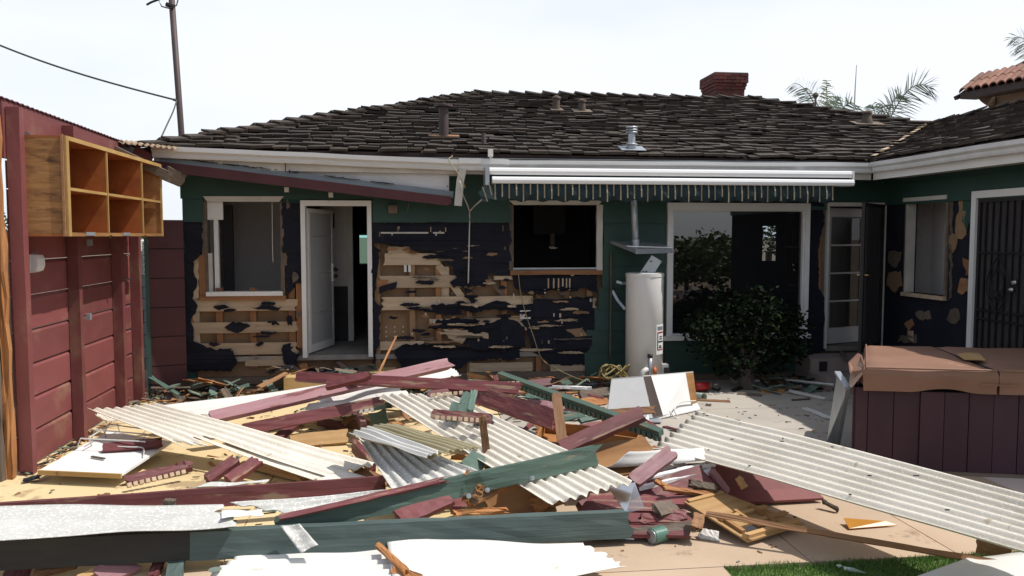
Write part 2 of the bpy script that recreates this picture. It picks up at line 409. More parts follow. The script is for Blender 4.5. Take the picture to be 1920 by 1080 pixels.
M_film = glass('clear_film', (.80,.82,.78), 1.22, .2)
M_clear = glass('clear_pane', (.9,.9,.9), 1.5)
M_aqua = glass('aqua_pane', (.62,.86,.82), 1.5)
def mesh_screen(name, col, dens):
    m = bpy.data.materials.new(name); m.use_nodes = True; t = m.node_tree; t.nodes.clear()
    out = nd(t, 'ShaderNodeOutputMaterial'); tr = nd(t, 'ShaderNodeBsdfTransparent'); df = nd(t, 'ShaderNodeBsdfDiffuse'); df.inputs[0].default_value = c4(col)
    mx = nd(t, 'ShaderNodeMixShader'); mx.inputs[0].default_value = dens
    t.links.new(tr.outputs[0], mx.inputs[1]); t.links.new(df.outputs[0], mx.inputs[2]); t.links.new(mx.outputs[0], out.inputs[0]); return m
M_screen = mesh_screen('pale_insect_screen', (.45,.45,.45), .72)
M_screenD = mesh_screen('dark_insect_screen', (.07,.065,.07), .75)
# ================================================================== GROUND
g = MB(); g.add([(-400,-400,-.16),(400,-400,-.16),(400,900,-.16),(-400,900,-.16)], [(0,1,2,3)])
ground = obj('ground', g, M_soil, label='bare dry soil around and under the patio', kind='structure')
patio = thing('patio', 'concrete patio in ochre, tan and grey slabs', None); patio['kind'] = 'structure'
def slab(pts, m, z=0.0):
    obj('slab', MB().prism([(p[0], p[1], z - .12) for p in reversed(pts)], (0, 0, .12)), m, patio)
def loc2(x, y): return HM @ Vector((x, y, 0))
def quad(x0, x1, y0, y1, g=.004): return [loc2(x0+g, y0+g), loc2(x1-g, y0+g), loc2(x1-g, y1-g), loc2(x0+g, y1-g)]
for i, (x0, x1) in enumerate(((-7.5,-4.6),(-4.6,-2.4),(-2.4,-.35))):
    for y0, y1 in ((-1.9,.2),(-4.3,-1.9),(-5.6,-4.3)): slab(quad(x0, x1, y0, y1), M_ochre)
for x0, x1 in ((-.35,1.7),(1.7,3.7),(3.7,6.5)):
    for y0, y1 in ((-1.75,.2),(-4.0,-1.75)): slab(quad(x0, x1, y0, y1), M_conc)
for x0, x1 in ((-.35,1.1),(1.1,2.05)):
    slab(quad(x0, x1, -5.9, -4.0), M_tan)
slab(quad(2.05, 3.3, -5.9, -4.0), M_tan); slab(quad(3.3, 6.5, -5.9, -4.0), M_pinkc)
for x0, x1 in ((-7.5,-4.6),(-4.6,-2.4),(-2.4,-.35)): slab(quad(x0, x1, -8.4, -5.6), M_tan)
slab(quad(-.35, .55, -8.4, -5.9), M_tan)
lz = MB(); lz.add([loc2(.55,-9) + Vector((0,0,-.02)), loc2(9,-9) + Vector((0,0,-.02)), loc2(9,-5.92) + Vector((0,0,-.02)), loc2(.55,-5.92) + Vector((0,0,-.02))], [(0,1,2,3)])
lawn = obj('lawn', lz, M_lawn, label='strip of lawn soil at the edge of the patio', kind='structure')
gr = MB()
for i in range(14000):
    gx_ = R(.55, 4.0); p = loc2(gx_, -5.90 + .05*noise.noise(Vector((gx_*4,0,0))) - .7*abs(R(0, 1.0)) ** 1.5)
    a = R(0, 6.28); h = R(.02, .045); w = R(.002, .004)
    d = Vector((math.cos(a), math.sin(a), 0)); b = Vector((R(-.02,.02), R(-.02,.02), h))
    p.z = -.02
    gr.add([p - d*w, p + d*w, p + b*.6 + d*w*.7, p + b], [(0,1,2),(0,2,3)])
obj('grass', gr, M_grass, label='bright short green grass along the patio edge', kind='stuff')

# ================================================================== HOUSE
house = thing('house', 'single-storey ranch house, green siding half stripped to black paper, dark shake roof', 'house', HM)
UL = hu(345); UW = hl(1658, 442, 0).x
FLOORZ = .43
OPEN = {}
def op(k, x0, y0, x1, y1, bottom=None):
    a = hl(x0, (y0+y1)/2).x; b = hl(x1, (y0+y1)/2).x
    OPEN[k] = (a, b, hl((x0+x1)/2, y1).z if bottom is None else bottom, hl((x0+x1)/2, y0).z)
op('w1', 388, 376, 528, 552); op('d1', 575, 386, 690, 672, FLOORZ); op('w2', 961, 383, 1124, 506)
op('w3', 1257, 393, 1504, 627); op('d2', 1549, 387, 1648, 640, FLOORZ)
ZTOP = 2.93
# lining (the back of the inner plaster) round the openings
def lining(name, y0, y1, m, z0, parent):
    mb = MB(); xs = UL
    for k in ('w1','d1','w2','w3','d2'):
        a, b, lo, hi = OPEN[k]
        mb.box(xs, a, y0, y1, z0, ZTOP)
        if lo > z0 + .01: mb.box(a, b, y0, y1, z0, lo)
        mb.box(a, b, y0, y1, hi, ZTOP); xs = b
    mb.box(xs, UW + .12, y0, y1, z0, ZTOP)
    return obj(name, mb, m, parent)
wall = lining('wall', .095, .125, M_cavity, .0, house)
tag(wall, 'rear wall stripped to studs, sheathing and torn black paper')
def hb(name, px0, py0, px1, py1, y0, y1, m, parent=wall, **k):
    """a box on the facade: pixel rectangle measured at depth y0"""
    a = hl(px0, py1, y0); b = hl(px1, py0, y0); ym = (py0+py1)/2
    return obj(name, MB().box(hl(px0, ym, y0).x, hl(px1, ym, y0).x, y0, y1, hl((px0+px1)/2, py1, y0).z, hl((px0+px1)/2, py0, y0).z), m, parent, **k)
def hboard(name, px0, py0, px1, py1, y0, t, m, parent=wall, b0=0, b1=0, jit=.003, **k):
    """a sawn board on the facade, long side horizontal or vertical"""
    ym = (py0+py1)/2; xm = (px0+px1)/2
    xa, xb = hl(px0, ym, y0).x, hl(px1, ym, y0).x; za, zb = hl(xm, py1, y0).z, hl(xm, py0, y0).z
    if abs(xb-xa) >= zb-za: p0, p1, w = (xa, y0+t/2, (za+zb)/2), (xb, y0+t/2, (za+zb)/2), zb-za
    else: p0, p1, w = ((xa+xb)/2, y0+t/2, za), ((xa+xb)/2, y0+t/2, zb), xb-xa
    p0 = HM @ Vector(p0); p1 = HM @ Vector(p1); up = HM.to_3x3() @ Vector((0,-1,0))
    return obj(name, board_mb((p1-p0).length, w, t, 6, jit, b0, b1), m, parent, frame(p0, p1, up), **k)
def ragged(pts, step=.035, amp=.010):
    out = []
    for i, p in enumerate(pts):
        q = pts[(i+1) % len(pts)]; p = Vector(p); q = Vector(q); n = max(1, int((q-p).length/step))
        for k in range(n):
            r = p.lerp(q, k/n); out.append(Vector((r.x + R(-amp,amp), r.y, r.z + R(-amp,amp))))
    return out
def tri_plate(pts, thick, curl=.0, axis=1):
    """thin plate from an outline lying in a local x-z plane (y const); curl lifts vertices a little off the wall"""
    bm = bmesh.new(); vs = [bm.verts.new(p) for p in pts]
    flat = [Vector((p[0], p[2], 0)) if axis == 1 else Vector((p[1], p[2], 0)) for p in pts]
    for t in tessellate_polygon([flat]):
        try: bm.faces.new([vs[i] for i in t])
        except ValueError: pass
    r = bmesh.ops.extrude_face_region(bm, geom=bm.faces[:])
    for e in r['geom']:
        if isinstance(e, bmesh.types.BMVert): e.co[axis] += thick
    for v in bm.verts:
        d = curl * max(0, noise.noise(v.co * 5.0)) * 2
        v.co[axis] -= d
    bmesh.ops.recalc_face_normals(bm, faces=bm.faces[:])
    me = bpy.data.meshes.new('plate'); bm.to_mesh(me); bm.free(); return me
def paper(pxs, y0=-.012, m=None, name='tar_paper', curl=.02, parent=None, amp=.012):
    pts = ragged([hl(x, y, y0) for x, y in pxs], .04, amp)
    me = tri_plate(pts, .003, curl); me.materials.append(m or M_tar)
    return link(name, me, parent or wall)

# ---- studs behind the stripped parts
for px in (358, 368, 412, 475, 548): hboard('stud', px-6, 540, px+6, 690, .022, .07, M_stud if px != 368 else M_sheath)
for px in (708, 773, 822, 880, 945, 1010, 1062, 1105): hboard('stud', px-5, 518 if px > 940 else 410, px+5, 700, .022, .07, random.choice((M_stud, M_cavity)))
hboard('post', 556, 528, 570, 652, .005, .09, M_stud, jit=.004); hboard('post', 373, 478, 388, 556, -.012, .08, M_stud)
# ---- sheathing boards
SH = [(352,560,562,583),(352,560,604,624),(362,560,643,665),(455,558,668,686),
      (718,828,475,497),(710,905,517,539),(714,1000,556,580),(805,1045,597,616),(712,800,640,656),(990,1120,560,578),
      (838,975,662,674),(880,1000,680,697),(1032,1106,680,697),(726,770,462,476),(925,1112,517,524),(1000,1120,598,612)]
for x0, x1, y0, y1 in SH: hboard('sheathing_board', x0, y0, x1, y1, 0, .02, M_sheath, b0=R(0,.06), b1=R(0,.08))
paper([(358,482),(372,478),(373,558),(362,562),(357,545),(366,520),(358,500)], -.008, M_sheath, 'torn_board', 0)
paper([(700,441),(729,441),(729,457),(701,458)], -.006, M_stud, 'patch', 0, amp=.004)
paper([(735,441),(748,441),(747,457),(735,456)], -.006, M_stud, 'patch', 0, amp=.004)
paper([(706,525),(728,525),(727,540),(718,542),(707,541)], -.006, M_stud, 'patch', 0, amp=.004)
paper([(912,441),(918,440),(930,448),(925,456),(913,449)], -.03, M_green, 'scrap', 0, amp=.002)
paper([(832,618),(878,620),(874,635),(868,645),(856,642),(842,632)], -.025, M_sheath, 'torn_board', .01)
paper([(900,624),(916,624),(915,637),(906,635)], -.025, M_sheath, 'torn_board', .01)
paper([(1062,618),(1090,615),(1104,632),(1085,637)], -.025, M_cavity, 'torn_board', .01)
paper([(900,598),(940,596),(936,606),(950,612),(958,618),(970,615),(972,597),(985,597),(984,612),(1012,608),(1037,602),(1030,612),(1012,606),(1005,617),(972,621),(950,618),(935,608),(918,612),(905,607)], -.005, M_sheath, 'torn_board', 0, amp=.003)
hboard('brace', 828, 500, 842, 560, .03, .02, M_sheath)
ob = MB().beam(hl(822,497,.03), hl(884,582,.03), .09, .02, (0,-1,0)); obj('brace', ob, M_sheath, wall)
obj('brace', MB().beam(hl(915,520,.01), hl(945,556,.01), .05, .02, (0,-1,0)), M_greywood, wall)
for x, y, w, h, m in ((760,503,5,14,M_plas),(768,503,5,14,M_plas)): hb('insulator', x-w/2, y-h/2, x+w/2, y+h/2, .0, .06, m)
hb('outlet_box', 975, 582, 995, 598, -.03, .02, M_plas)
# ---- tar paper
PAPERS = [
 [(699,417),(958,417),(958,508),(950,515),(915,514),(910,536),(862,535),(843,528),(855,518),(848,500),(835,497),(826,478),(818,474),(800,475),(772,470),(768,462),(730,462),(722,458),(700,455)],
 [(808,571),(850,569),(862,563),(885,572),(905,572),(925,564),(940,563),(960,572),(1000,570),(1005,580),(985,590),(960,582),(930,580),(890,585),(862,582),(850,590),(820,590),(812,583)],
 [(1000,560),(1110,557),(1115,600),(1108,640),(1100,684),(1035,684),(1000,660),(985,610),(975,602),(1000,575)],
 [(800,615),(820,600),(845,597),(890,598),(900,608),(920,605),(940,597),(950,610),(955,625),(940,650),(890,660),(870,640),(850,618)],
 [(757,645),(800,645),(835,643),(860,650),(975,640),(975,672),(880,676),(850,700),(760,700),(738,660)],
 [(958,514),(1120,516),(1122,552),(1095,540),(1080,545),(1030,545),(1020,552),(985,550),(965,540)],
 [(346,413),(384,413),(378,480),(364,490),(368,530),(362,560),(372,575),(360,600),(364,640),(402,655),(440,656),(446,680),(432,696),(346,696)],
 [(529,372),(570,372),(570,530),(556,530),(540,556),(532,500)], [(697,455),(712,470),(710,500),(705,540),(699,560)],
 [(420,612),(436,604),(456,604),(472,611),(462,617),(446,624),(430,622)], [(400,572),(424,571),(430,576),(412,580),(400,578)],
 [(472,575),(500,572),(530,577),(520,582),(490,580)], [(530,645),(545,643),(548,660),(560,662),(556,690),(532,680)],
 [(698,560),(712,575),(711,640),(699,690)],[(845,528),(905,530),(904,537),(850,538)],[(940,590),(985,612),(985,650),(940,660)],
 [(712,538),(745,530),(740,541),(722,546),(710,552)], [(1035,612),(1060,600),(1060,640),(1040,645)]]
for p in PAPERS: paper(p, R(-.022, -.010), curl=.045, amp=.016)
def fragment(x, y, w, h, m, off, name):
    n = 9; pts = []
    for k in range(n):
        a = 2*math.pi*k/n; f = R(.55,1.15); pts.append((x + w*f*math.cos(a), y + h*f*math.sin(a)))
    me = tri_plate(ragged([hl(px, py, off) for px, py in pts], .02, .006), .004, .03); me.materials.append(m); link(name, me, wall)
for i in range(26): fragment(R(712,960), R(478,640), R(8,26), R(2.5,6), M_tar, R(-.03,-.014), 'torn_paper')
for i in range(10): fragment(R(365,545), R(565,680), R(6,20), R(2,5), M_tar, R(-.03,-.014), 'torn_paper')
for i in range(22): fragment(R(790,1108), R(440,665), R(5,18), R(1.5,4.5), random.choice((M_sheath, M_greywood, M_cavity, M_stud)), R(-.05,-.032), 'torn_board')
for i in range(12): fragment(R(715,900), R(455,640), R(10,30), R(1.5,3), random.choice((M_greywood, M_cavity, M_brown)), R(-.03,-.016), 'torn_board')
for i in range(18): fragment(R(830,1095), R(555,668), R(16,42), R(1.6,3.6), random.choice((M_sheath, M_sheath, M_greywood, M_cavity)), R(-.06,-.045), 'torn_board')
for i in range(7): fragment(R(532,566), R(380,640), R(2,7), R(6,16), random.choice((M_greywood, M_brown, M_tar)), R(-.04,-.03), 'torn_board')
for i in range(46):       # shreds and nail strips left on the paper
    x = R(705, 1110); y = R(418, 470) if x < 950 and R(0,1) < .5 else R(540, 660); h = R(3, 11)
    hb('shred', x, y, x + R(1.2, 3.5), y + h, -.03, -.024, random.choice((M_sheath, M_greywood, M_whiteD)))
for x in (1027,1037,1046,1054,1061,1067): hb('shred', x, 522, x+2.5, 541 + R(-6,3), -.034, -.028, M_sheath)
hb('batten', 714, 435, 803, 438, -.028, -.02, M_whiteD); hb('batten', 812, 435, 833, 438, -.028, -.02, M_whiteD)
# nails in the bare plaster back
for r in range(5):
    for c in range(3): hb('nail', 723+c*16, 612+r*9, 725+c*16, 614+r*9, .086, .094, M_white)

# ---- green siding courses
def siding(zb, zt, xa, xb, rag0=0.0, rag1=0.0):
    dz = .012
    n = max(2, int((xb-xa)/.3)); mb = MB(); vs = []
    for i in range(n+1):
        f = i/n
        for z, y in ((zb, -.042), (zt+dz, -.022), (zt+dz, -.012), (zb, -.020)):
            x = xa + (xb-xa)*f + (R(0,rag0) if i == 0 else 0) - (R(0,rag1) if i == n else 0)
            vs.append((x, y + R(-.0015,.0015), z + (R(-.003,.003) if z == zb else 0)))
    fs = []
    for i in range(n):
        for k in range(4):
            k2 = (k+1) % 4; fs.append((i*4+k, i*4+k2, (i+1)*4+k2, (i+1)*4+k))
    fs += [(0,3,2,1), (n*4, n*4+1, n*4+2, n*4+3)]
    obj('siding_board', mb.add(vs, fs), M_siding, wall)
def course(k): return 2.12 + .285*k, 2.12 + .285*(k+1)
zb, zt = course(2)
for a, b in ((UL, -2.4), (-2.4, -.2), (-.2, 2.3), (2.3, UW)): siding(zb, min(zt, ZTOP), a, b)
zb, zt = course(1)
for a, b in ((UL-.02, -3.1), (-3.1, -.9), (-.9, 1.5), (1.5, UW)): siding(zb, zt, a, b)
zb, zt = course(0)
for a, b in ((345,383),(699,800),(800,957),(1129,1247)): siding(zb, zt, hu(a), hu(b), .0, .0)
siding(2.36, zt, hu(528), hu(576)); siding(2.3, zt, hu(1512), hu(1546)); siding(2.1, zt, hu(1650), UW)
for k in range(-1, -8, -1):
    zb, zt = course(k)
    if k == -7: zb = .10
    L_ = {-1:1129,-2:1129,-3:1127,-4:1120,-5:1113,-6:1098,-7:1096}[k]
    siding(zb, zt, hu(L_), hu(1247), .03)
    if k <= -6: siding(zb, min(zt, OPEN['w3'][2]-.03), hu(1248), hu(1520), 0, .02)

# ---- windows and doors
def rect_frame(x0, x1, z0, z1, wl_, wr, wb, wt, y0, y1):
    mb = MB()
    if wl_: mb.box(x0, x0+wl_, y0, y1, z0, z1)
    if wr: mb.box(x1-wr, x1, y0, y1, z0, z1)
    if wt: mb.box(x0+wl_, x1-wr, y0, y1, z1-wt, z1)
    if wb: mb.box(x0+wl_, x1-wr, y0, y1, z0, z0+wb)
    return mb
def trapezoid_trim(px0, px1, py0, py1, parent, m, inset=9, y0=-.05):
    pts = [hl(px0,py0,y0), hl(px1,py0,y0), hl(px1-inset,py1,y0), hl(px0+inset,py1,y0)]
    obj('head_trim', MB().prism(pts, (0,.06,0)), m, parent)
# left window: sash gone
a, b, lo, hi = OPEN['w1']
w1 = obj('window', rect_frame(a-.012, b+.012, lo-.01, hi+.012, .022, .022, .02, .02, -.03, .13), M_greywood, house, label='left window opening with sash and blind torn out')
trapezoid_trim(380, 532, 368, 378, w1, M_whiteD)
hb('sill', 386, 547, 530, 555, -.055, .10, M_white, w1); hboard('sill_board', 374, 555, 536, 563, -.035, .07, M_stud, w1)
hb('blind', 388, 378, 418, 412, .02, .04, M_white, w1); hb('jamb', 402, 412, 410, 546, .04, .10, M_white, w1)
hb('jamb', 391, 475, 398, 548, .0, .05, M_whiteD, w1); hboard('side_board', 378, 378, 388, 478, -.02, .05, M_greywood, w1)
hboard('side_board', 527, 376, 533, 552, -.03, .05, M_greywood, w1)
obj('cord', MB().tube([hl(510,372,-.02), hl(510.5,430,-.02), hl(511,470,-.02), hl(512,492,-.02)], .004, 5), M_wire, w1)
# front door with open screen leaf
a, b, lo, hi = OPEN['d1']
d1 = obj('door_frame', rect_frame(a-.055, b+.055, lo-.02, hi+.065, .055, .055, 0, .065, -.06, .13), M_white, house)
LEAF = HM.copy()
hx, hy = a + .004, .10; fr_ = HI @ W(617, 560, 10.85); ang = math.atan2(fr_.y - hy, fr_.x - hx); LW = .80
DM = HM @ Matrix.Translation((hx, hy, lo)) @ Matrix.Rotation(ang, 4, 'Z')
DH = hi - lo - .03
leaf = obj('screen_door', rect_frame(0, LW, .02, DH, .05, .05, .10, .05, -.018, .018), M_plas, house, mw=DM, label='white security screen door standing open')
for z in (.50, 1.02, 1.50): obj('rail', MB().box(.05, LW-.05, -.012, .012, z, z+.025), M_plas, leaf, mw=DM)
for i in range(9): obj('bar', MB().box(.11+i*.072, .115+i*.072, -.008, .008, .1, DH-.05), M_plas, leaf, mw=DM)
obj('screen', MB().box(.05, LW-.05, -.012, -.010, .1, DH-.05), M_screen, leaf, mw=DM)
obj('lock_plate', MB().box(LW-.06, LW-.005, -.035, .035, .90, 1.14), M_white, leaf, mw=DM)
for z in (.97, 1.06): obj('handle', MB().lathe([(.0,0),(.03,0),(.03,.02),(.018,.045),(.0,.05)], 12), M_black, leaf, mw=DM @ Matrix.Translation((LW-.02,-.035,z)) @ Matrix.Rotation(math.pi/2,4,'X'))
hb('hinge', 990, 380, 991, 381, .1, .11, M_black, d1)
# kitchen window: empty frame
a, b, lo, hi = OPEN['w2']
w2 = obj('window', rect_frame(a-.012, b+.012, lo-.01, hi+.01, .022, .022, .02, .02, -.03, .13), M_greywood, house, label='kitchen window opening without sash')
trapezoid_trim(955, 1131, 376, 384, w2, M_whiteD); hboard('sill_board', 957, 507, 1130, 515, -.045, .08, M_stud, w2)
hb('sill', 962, 502, 1122, 507, -.03, .06, M_galv, w2); hboard('side_board', 1119, 384, 1130, 508, -.04, .05, M_whiteD, w2); hboard('side_board', 955, 384, 961, 507, -.03, .05, M_greywood, w2)
# picture window
a, b, lo, hi = OPEN['w3']
w3 = obj('window', rect_frame(a-.065, b+.065, lo-.06, hi+.085, .065, .065, .06, .085, -.07, .03), M_white, house, label='big picture window with white frame and dark glass')
obj('inner_frame', rect_frame(a+.001, b-.001, lo+.001, hi-.001, .022, .022, .025, .022, -.045, .02), M_white, w3)
hb('sill', 1243, 629, 1521, 637, -.11, .0, M_white, w3)
obj('pane', MB().add([(a+.01,.003,lo+.01),(b-.01,.003,lo+.01),(b-.01,.003,hi-.01),(a+.01,.003,hi-.01)], [(0,1,2,3)]), M_glass, w3)
# torn strip and french door
for x0, x1, m in ((1512,1519,M_greywood),(1519,1527,M_cavity),(1528,1538,M_stud),(1538,1546,M_greywood)): hboard('stud', x0, 376, x1, 655, -.01, .09, m, jit=.006, b0=.06, b1=.1)
paper([(1511,385),(1531,372),(1545,378),(1545,420),(1532,470),(1536,540),(1546,560),(1546,660),(1513,660)], -.03)
a, b, lo, hi = OPEN['d2']
d2 = obj('door_frame', rect_frame(a-.03, b+.05, lo-.02, hi+.05, .03, .05, 0, .05, -.06, .13), M_whiteD, house)
fa = math.radians(20); LW = .84; DM = HM @ Matrix.Translation((a+.01, .10, lo)) @ Matrix.Rotation(fa, 4, 'Z'); DH = hi - lo - .02
fd = obj('glazed_door', rect_frame(0, LW, .02, DH, .115, .115, .22, .12, -.02, .02), M_plas, house, mw=DM, label='white four-pane glazed door ajar')
for i in range(1, 4): obj('glazing_bar', MB().box(.115, LW-.115, -.014, .014, .22+i*(DH-.34)/4-.012, .22+i*(DH-.34)/4+.012), M_plas, fd, mw=DM)
for i in range(4): obj('pane', MB().add([(.116,0,.233+i*(DH-.34)/4),(LW-.116,0,.233+i*(DH-.34)/4),(LW-.116,0,.207+(i+1)*(DH-.34)/4),(.116,0,.207+(i+1)*(DH-.34)/4)], [(0,1,2,3)]), M_clear, fd, mw=DM)
obj('curtain', MB().box(.10, LW-.10, .04, .05, .2, DH-.1), M_wallpap, fd, mw=DM)
q = HI @ W(1614, 560, 10.15); sa = math.atan2(q.y + .06, q.x - b); DM = HM @ Matrix.Translation((b, -.062, lo+.02)) @ Matrix.Rotation(sa, 4, 'Z'); LW = math.hypot(q.x - b, q.y + .06)
sd = obj('security_door', rect_frame(0, LW, 0, DH+.02, .04, .04, .05, .04, -.02, .02), M_black, house, mw=DM, label='black security door swung outward')
for i in range(6): obj('bar', MB().box(.10+i*(LW-.2)/5-.007, .10+i*(LW-.2)/5+.007, -.01, .01, .05, DH-.02), M_black, sd, mw=DM)
obj('screen', MB().box(.04, LW-.04, .012, .014, .05, DH-.02), M_screenD, sd, mw=DM)
obj('handle', MB().tube([(LW-.05,-.02,1.0),(LW-.05,-.06,1.0),(LW-.13,-.065,1.0)], .011, 8), M_brass, sd, mw=DM)
obj('handle', MB().tube([(LW-.05,.02,1.0),(LW-.05,.06,1.0),(LW-.13,.065,1.0)], .011, 8), M_brass, sd, mw=DM)
# stub of siding and light fitting
hb('wall_lamp', 728, 385, 745, 400, -.10, -.04, M_greywood, wall)
for x, y in ((533,351),(616,361)): hb('bracket', x, y, x+8, y+9, -.09, -.04, M_white, wall)
for x, y, l in ((766,382,14),(618,372,8)): obj('strip', MB().beam(hl(x,y,-.06), hl(x-1.5,y+l,-.06), .012, .004), M_plyL, wall)
hb('foundation', 345, 697, 1658, 745, -.005, .2, M_greywood, wall)

# ---- wing wall (faces the patio from the right), local plane x = UW
def wp(px, py, dx=0.0): return wl(px, py, UW + dx)
wo = (wp(1776, 465).y, wp(1702, 465).y, wp(1740, 552).z, wp(1740, 376).z)      # window y0,y1,z0,z1
do = (wp(1960, 500).y, wp(1834, 500).y, FLOORZ - .1, wp(1834, 372).z)
mb = MB(); Y1 = -.0; YE = -5.35
for y0, y1, z0, z1 in ((wo[1], Y1+.12, 0, ZTOP), (do[1], wo[0], 0, ZTOP), (YE, do[0], 0, ZTOP), (wo[0], wo[1], 0, wo[2]), (wo[0], wo[1], wo[3], ZTOP), (do[0], do[1], do[3], ZTOP), (do[0], do[1], 0, do[2])):
    mb.box(UW, UW+.12, y0, y1, z0, z1)
wing = obj('wing_wall', mb, M_tar, house, label='wing wall with black paper, pale patches and green band')
for zb, zt in ((2.36, 2.65), (2.65, ZTOP)):
    ys = (-.03, -1.6, -3.4, YE)
    for i in range(3):
        obj('siding_board', MB().prism([(UW-.042, ys[i+1]+.001, zb), (UW-.02, ys[i+1]+.001, zb), (UW-.012, ys[i+1]+.001, zt+.012), (UW-.022, ys[i+1]+.001, zt+.012)], (0, ys[i]-ys[i+1]-.002, 0)), M_siding, wing)
ww = obj('window', MB().box(UW-.05, UW+.01, wo[0]-.02, wo[1]+.06, wo[3], wo[3]+.05), M_whiteD, house, label='wing window opening without sash')
obj('sill_board', MB().box(UW-.05, UW+.05, wo[0]-.02, wo[1]+.05, wo[2]-.05, wo[2]-.002), M_sheath, ww)
obj('jamb', MB().box(UW-.02, UW+.10, wo[1]-.002, wo[1]+.03, wo[2], wo[3]-.002), M_whiteD, ww)
obj('jamb', MB().box(UW-.01, UW+.03, wo[1]+.032, wo[1]+.07, wo[2], wo[3]-.002), M_greywood, ww)
obj('jamb', MB().box(UW-.03, UW+.10, wo[0]-.03, wo[0]+.001, wo[2], wo[3]-.002), M_greywood, ww)
for x0, x1, y0, y1, m in ((1808,1822,366,415,M_siding),(1800,1810,366,440,M_cavity),(1784,1795,440,456,M_cavity),(1800,1818,522,545,M_brown),(1808,1818,485,505,M_brown),(1702,1712,600,608,M_brown),(1718,1745,585,596,M_greywood),(1784,1800,580,600,M_greywood),(1690,1720,628,640,M_greywood),(1668,1690,470,490,M_greywood),(1666,1690,510,535,M_cavity),(1780,1786,366,560,M_greywood),(1703,1712,620,638,M_sheath)):
    p0 = wp(x0, (y0+y1)/2); p1 = wp(x1, (y0+y1)/2); xm = (x0+x1)/2
    q_ = ragged([(p0.y,0,wp(x0,y0).z),(p1.y,0,wp(x1,y0).z),(p1.y-.02,0,wp(x1,y1).z),((p0.y+p1.y)/2,0,wp(xm,y1).z-R(.0,.12)),(p0.y+R(-.05,.05),0,wp(x0,y1).z)], .05, .022)
    me = tri_plate([Vector((UW-.014, v.x, v.z)) for v in q_], .010, .006, 0); me.materials.append(m); link('torn_board', me, wing)
wd = obj('door_frame', MB().box(UW-.06, UW+.06, do[1]-.001, do[1]+.075, .35, do[3]+.08).box(UW-.06, UW+.06, do[0], do[1]-.001, do[3], do[3]+.08), M_white, house)
isd = obj('iron_door', MB().box(UW-.03, UW-.005, do[1]-.04, do[1]-.002, do[2]+.12, do[3]-.01).box(UW-.03, UW-.005, do[0], do[1]-.04, do[3]-.05, do[3]-.01), M_black, house, label='black iron security door with scrollwork')
nb = 9
for i in range(nb):
    y = do[1] - .04 - (i+.8)*(do[1]-do[0]-.04)/nb
    obj('bar', MB().box(UW-.026, UW-.010, y-.008, y+.008, do[2]+.12, do[3]-.05), M_black, isd)
for z in (1.75, 1.10, 1.0): obj('rail', MB().box(UW-.030, UW-.008, do[0], do[1]-.04, z, z+.02), M_black, isd)
cy = wp(1876, 500).y; cz = wp(1876, 535).z
for s in (-1, 1):
    for f in (1, .6): obj('scroll', MB().tube([(UW-.035, cy + s*f*.16*math.sin(t*math.pi/10), cz + (t-5)*.065*f) for t in range(11)], .008, 6), M_black, isd)
    obj('scroll', MB().tube([(UW-.035, cy + s*(.05+.045*math.cos(t*.7)), cz - .1 + .045*math.sin(t*.7)) for t in range(10)], .008, 6), M_black, isd)
for px, py in ((1909,529),(1903,543)): 
    p = wp(px, py); obj('knob', MB().lathe([(0,0),(.03,0),(.034,.02),(.02,.05),(0,.055)], 12), M_chrome, isd, mw=HM @ Matrix.Translation((UW-.03, p.y, p.z)) @ Matrix.Rotation(-math.pi/2,4,'Y'))
obj('screen', MB().box(UW+.0, UW+.004, do[0], do[1]-.002, do[2]+.12, do[3]), M_screenD, isd)
# ---- interior shells
def room(x0, x1, y1, m, fl, back=None, hole=None, y0=.126):
    e = .02; zc = 2.55
    mb = MB().box(x0-e, x0, y0, y1, FLOORZ, zc).box(x1, x1+e, y0, y1, FLOORZ, zc).box(x0-e, x1+e, y0, y1+e, zc, zc+e)
    obj('interior_wall', mb, m, house)
    bk = MB()
    if hole:
        hx0, hx1, hz0, hz1 = hole
        bk.box(x0, hx0, y1, y1+e, FLOORZ, zc).box(hx1, x1, y1, y1+e, FLOORZ, zc).box(hx0, hx1, y1, y1+e, FLOORZ, hz0).box(hx0, hx1, y1, y1+e, hz1, zc)
    else: bk.box(x0, x1, y1, y1+e, FLOORZ, zc)
    obj('interior_wall', bk, back or m, house)
    obj('interior_floor', MB().box(x0-e, x1+e, .0, y1+e, FLOORZ-.06, FLOORZ), fl, house)
r1b = hu(566)
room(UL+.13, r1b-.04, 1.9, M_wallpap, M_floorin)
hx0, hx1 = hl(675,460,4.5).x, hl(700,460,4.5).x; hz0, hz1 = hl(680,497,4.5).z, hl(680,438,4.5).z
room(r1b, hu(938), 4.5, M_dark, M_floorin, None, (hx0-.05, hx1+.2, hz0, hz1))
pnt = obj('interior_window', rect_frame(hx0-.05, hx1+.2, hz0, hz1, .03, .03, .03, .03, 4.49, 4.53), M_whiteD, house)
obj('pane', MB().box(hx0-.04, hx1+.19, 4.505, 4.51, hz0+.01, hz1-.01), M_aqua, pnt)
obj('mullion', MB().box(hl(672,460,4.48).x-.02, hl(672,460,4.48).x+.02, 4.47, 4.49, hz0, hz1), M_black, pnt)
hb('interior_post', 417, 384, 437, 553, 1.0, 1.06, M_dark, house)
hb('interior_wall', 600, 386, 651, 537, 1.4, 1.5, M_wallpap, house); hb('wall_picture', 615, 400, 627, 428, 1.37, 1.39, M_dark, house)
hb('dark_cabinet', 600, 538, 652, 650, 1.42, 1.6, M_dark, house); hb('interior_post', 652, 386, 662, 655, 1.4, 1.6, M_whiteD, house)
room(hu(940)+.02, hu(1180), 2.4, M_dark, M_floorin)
ga_, gb_ = hl(1429,489,4.0), hl(1456,424,4.0)
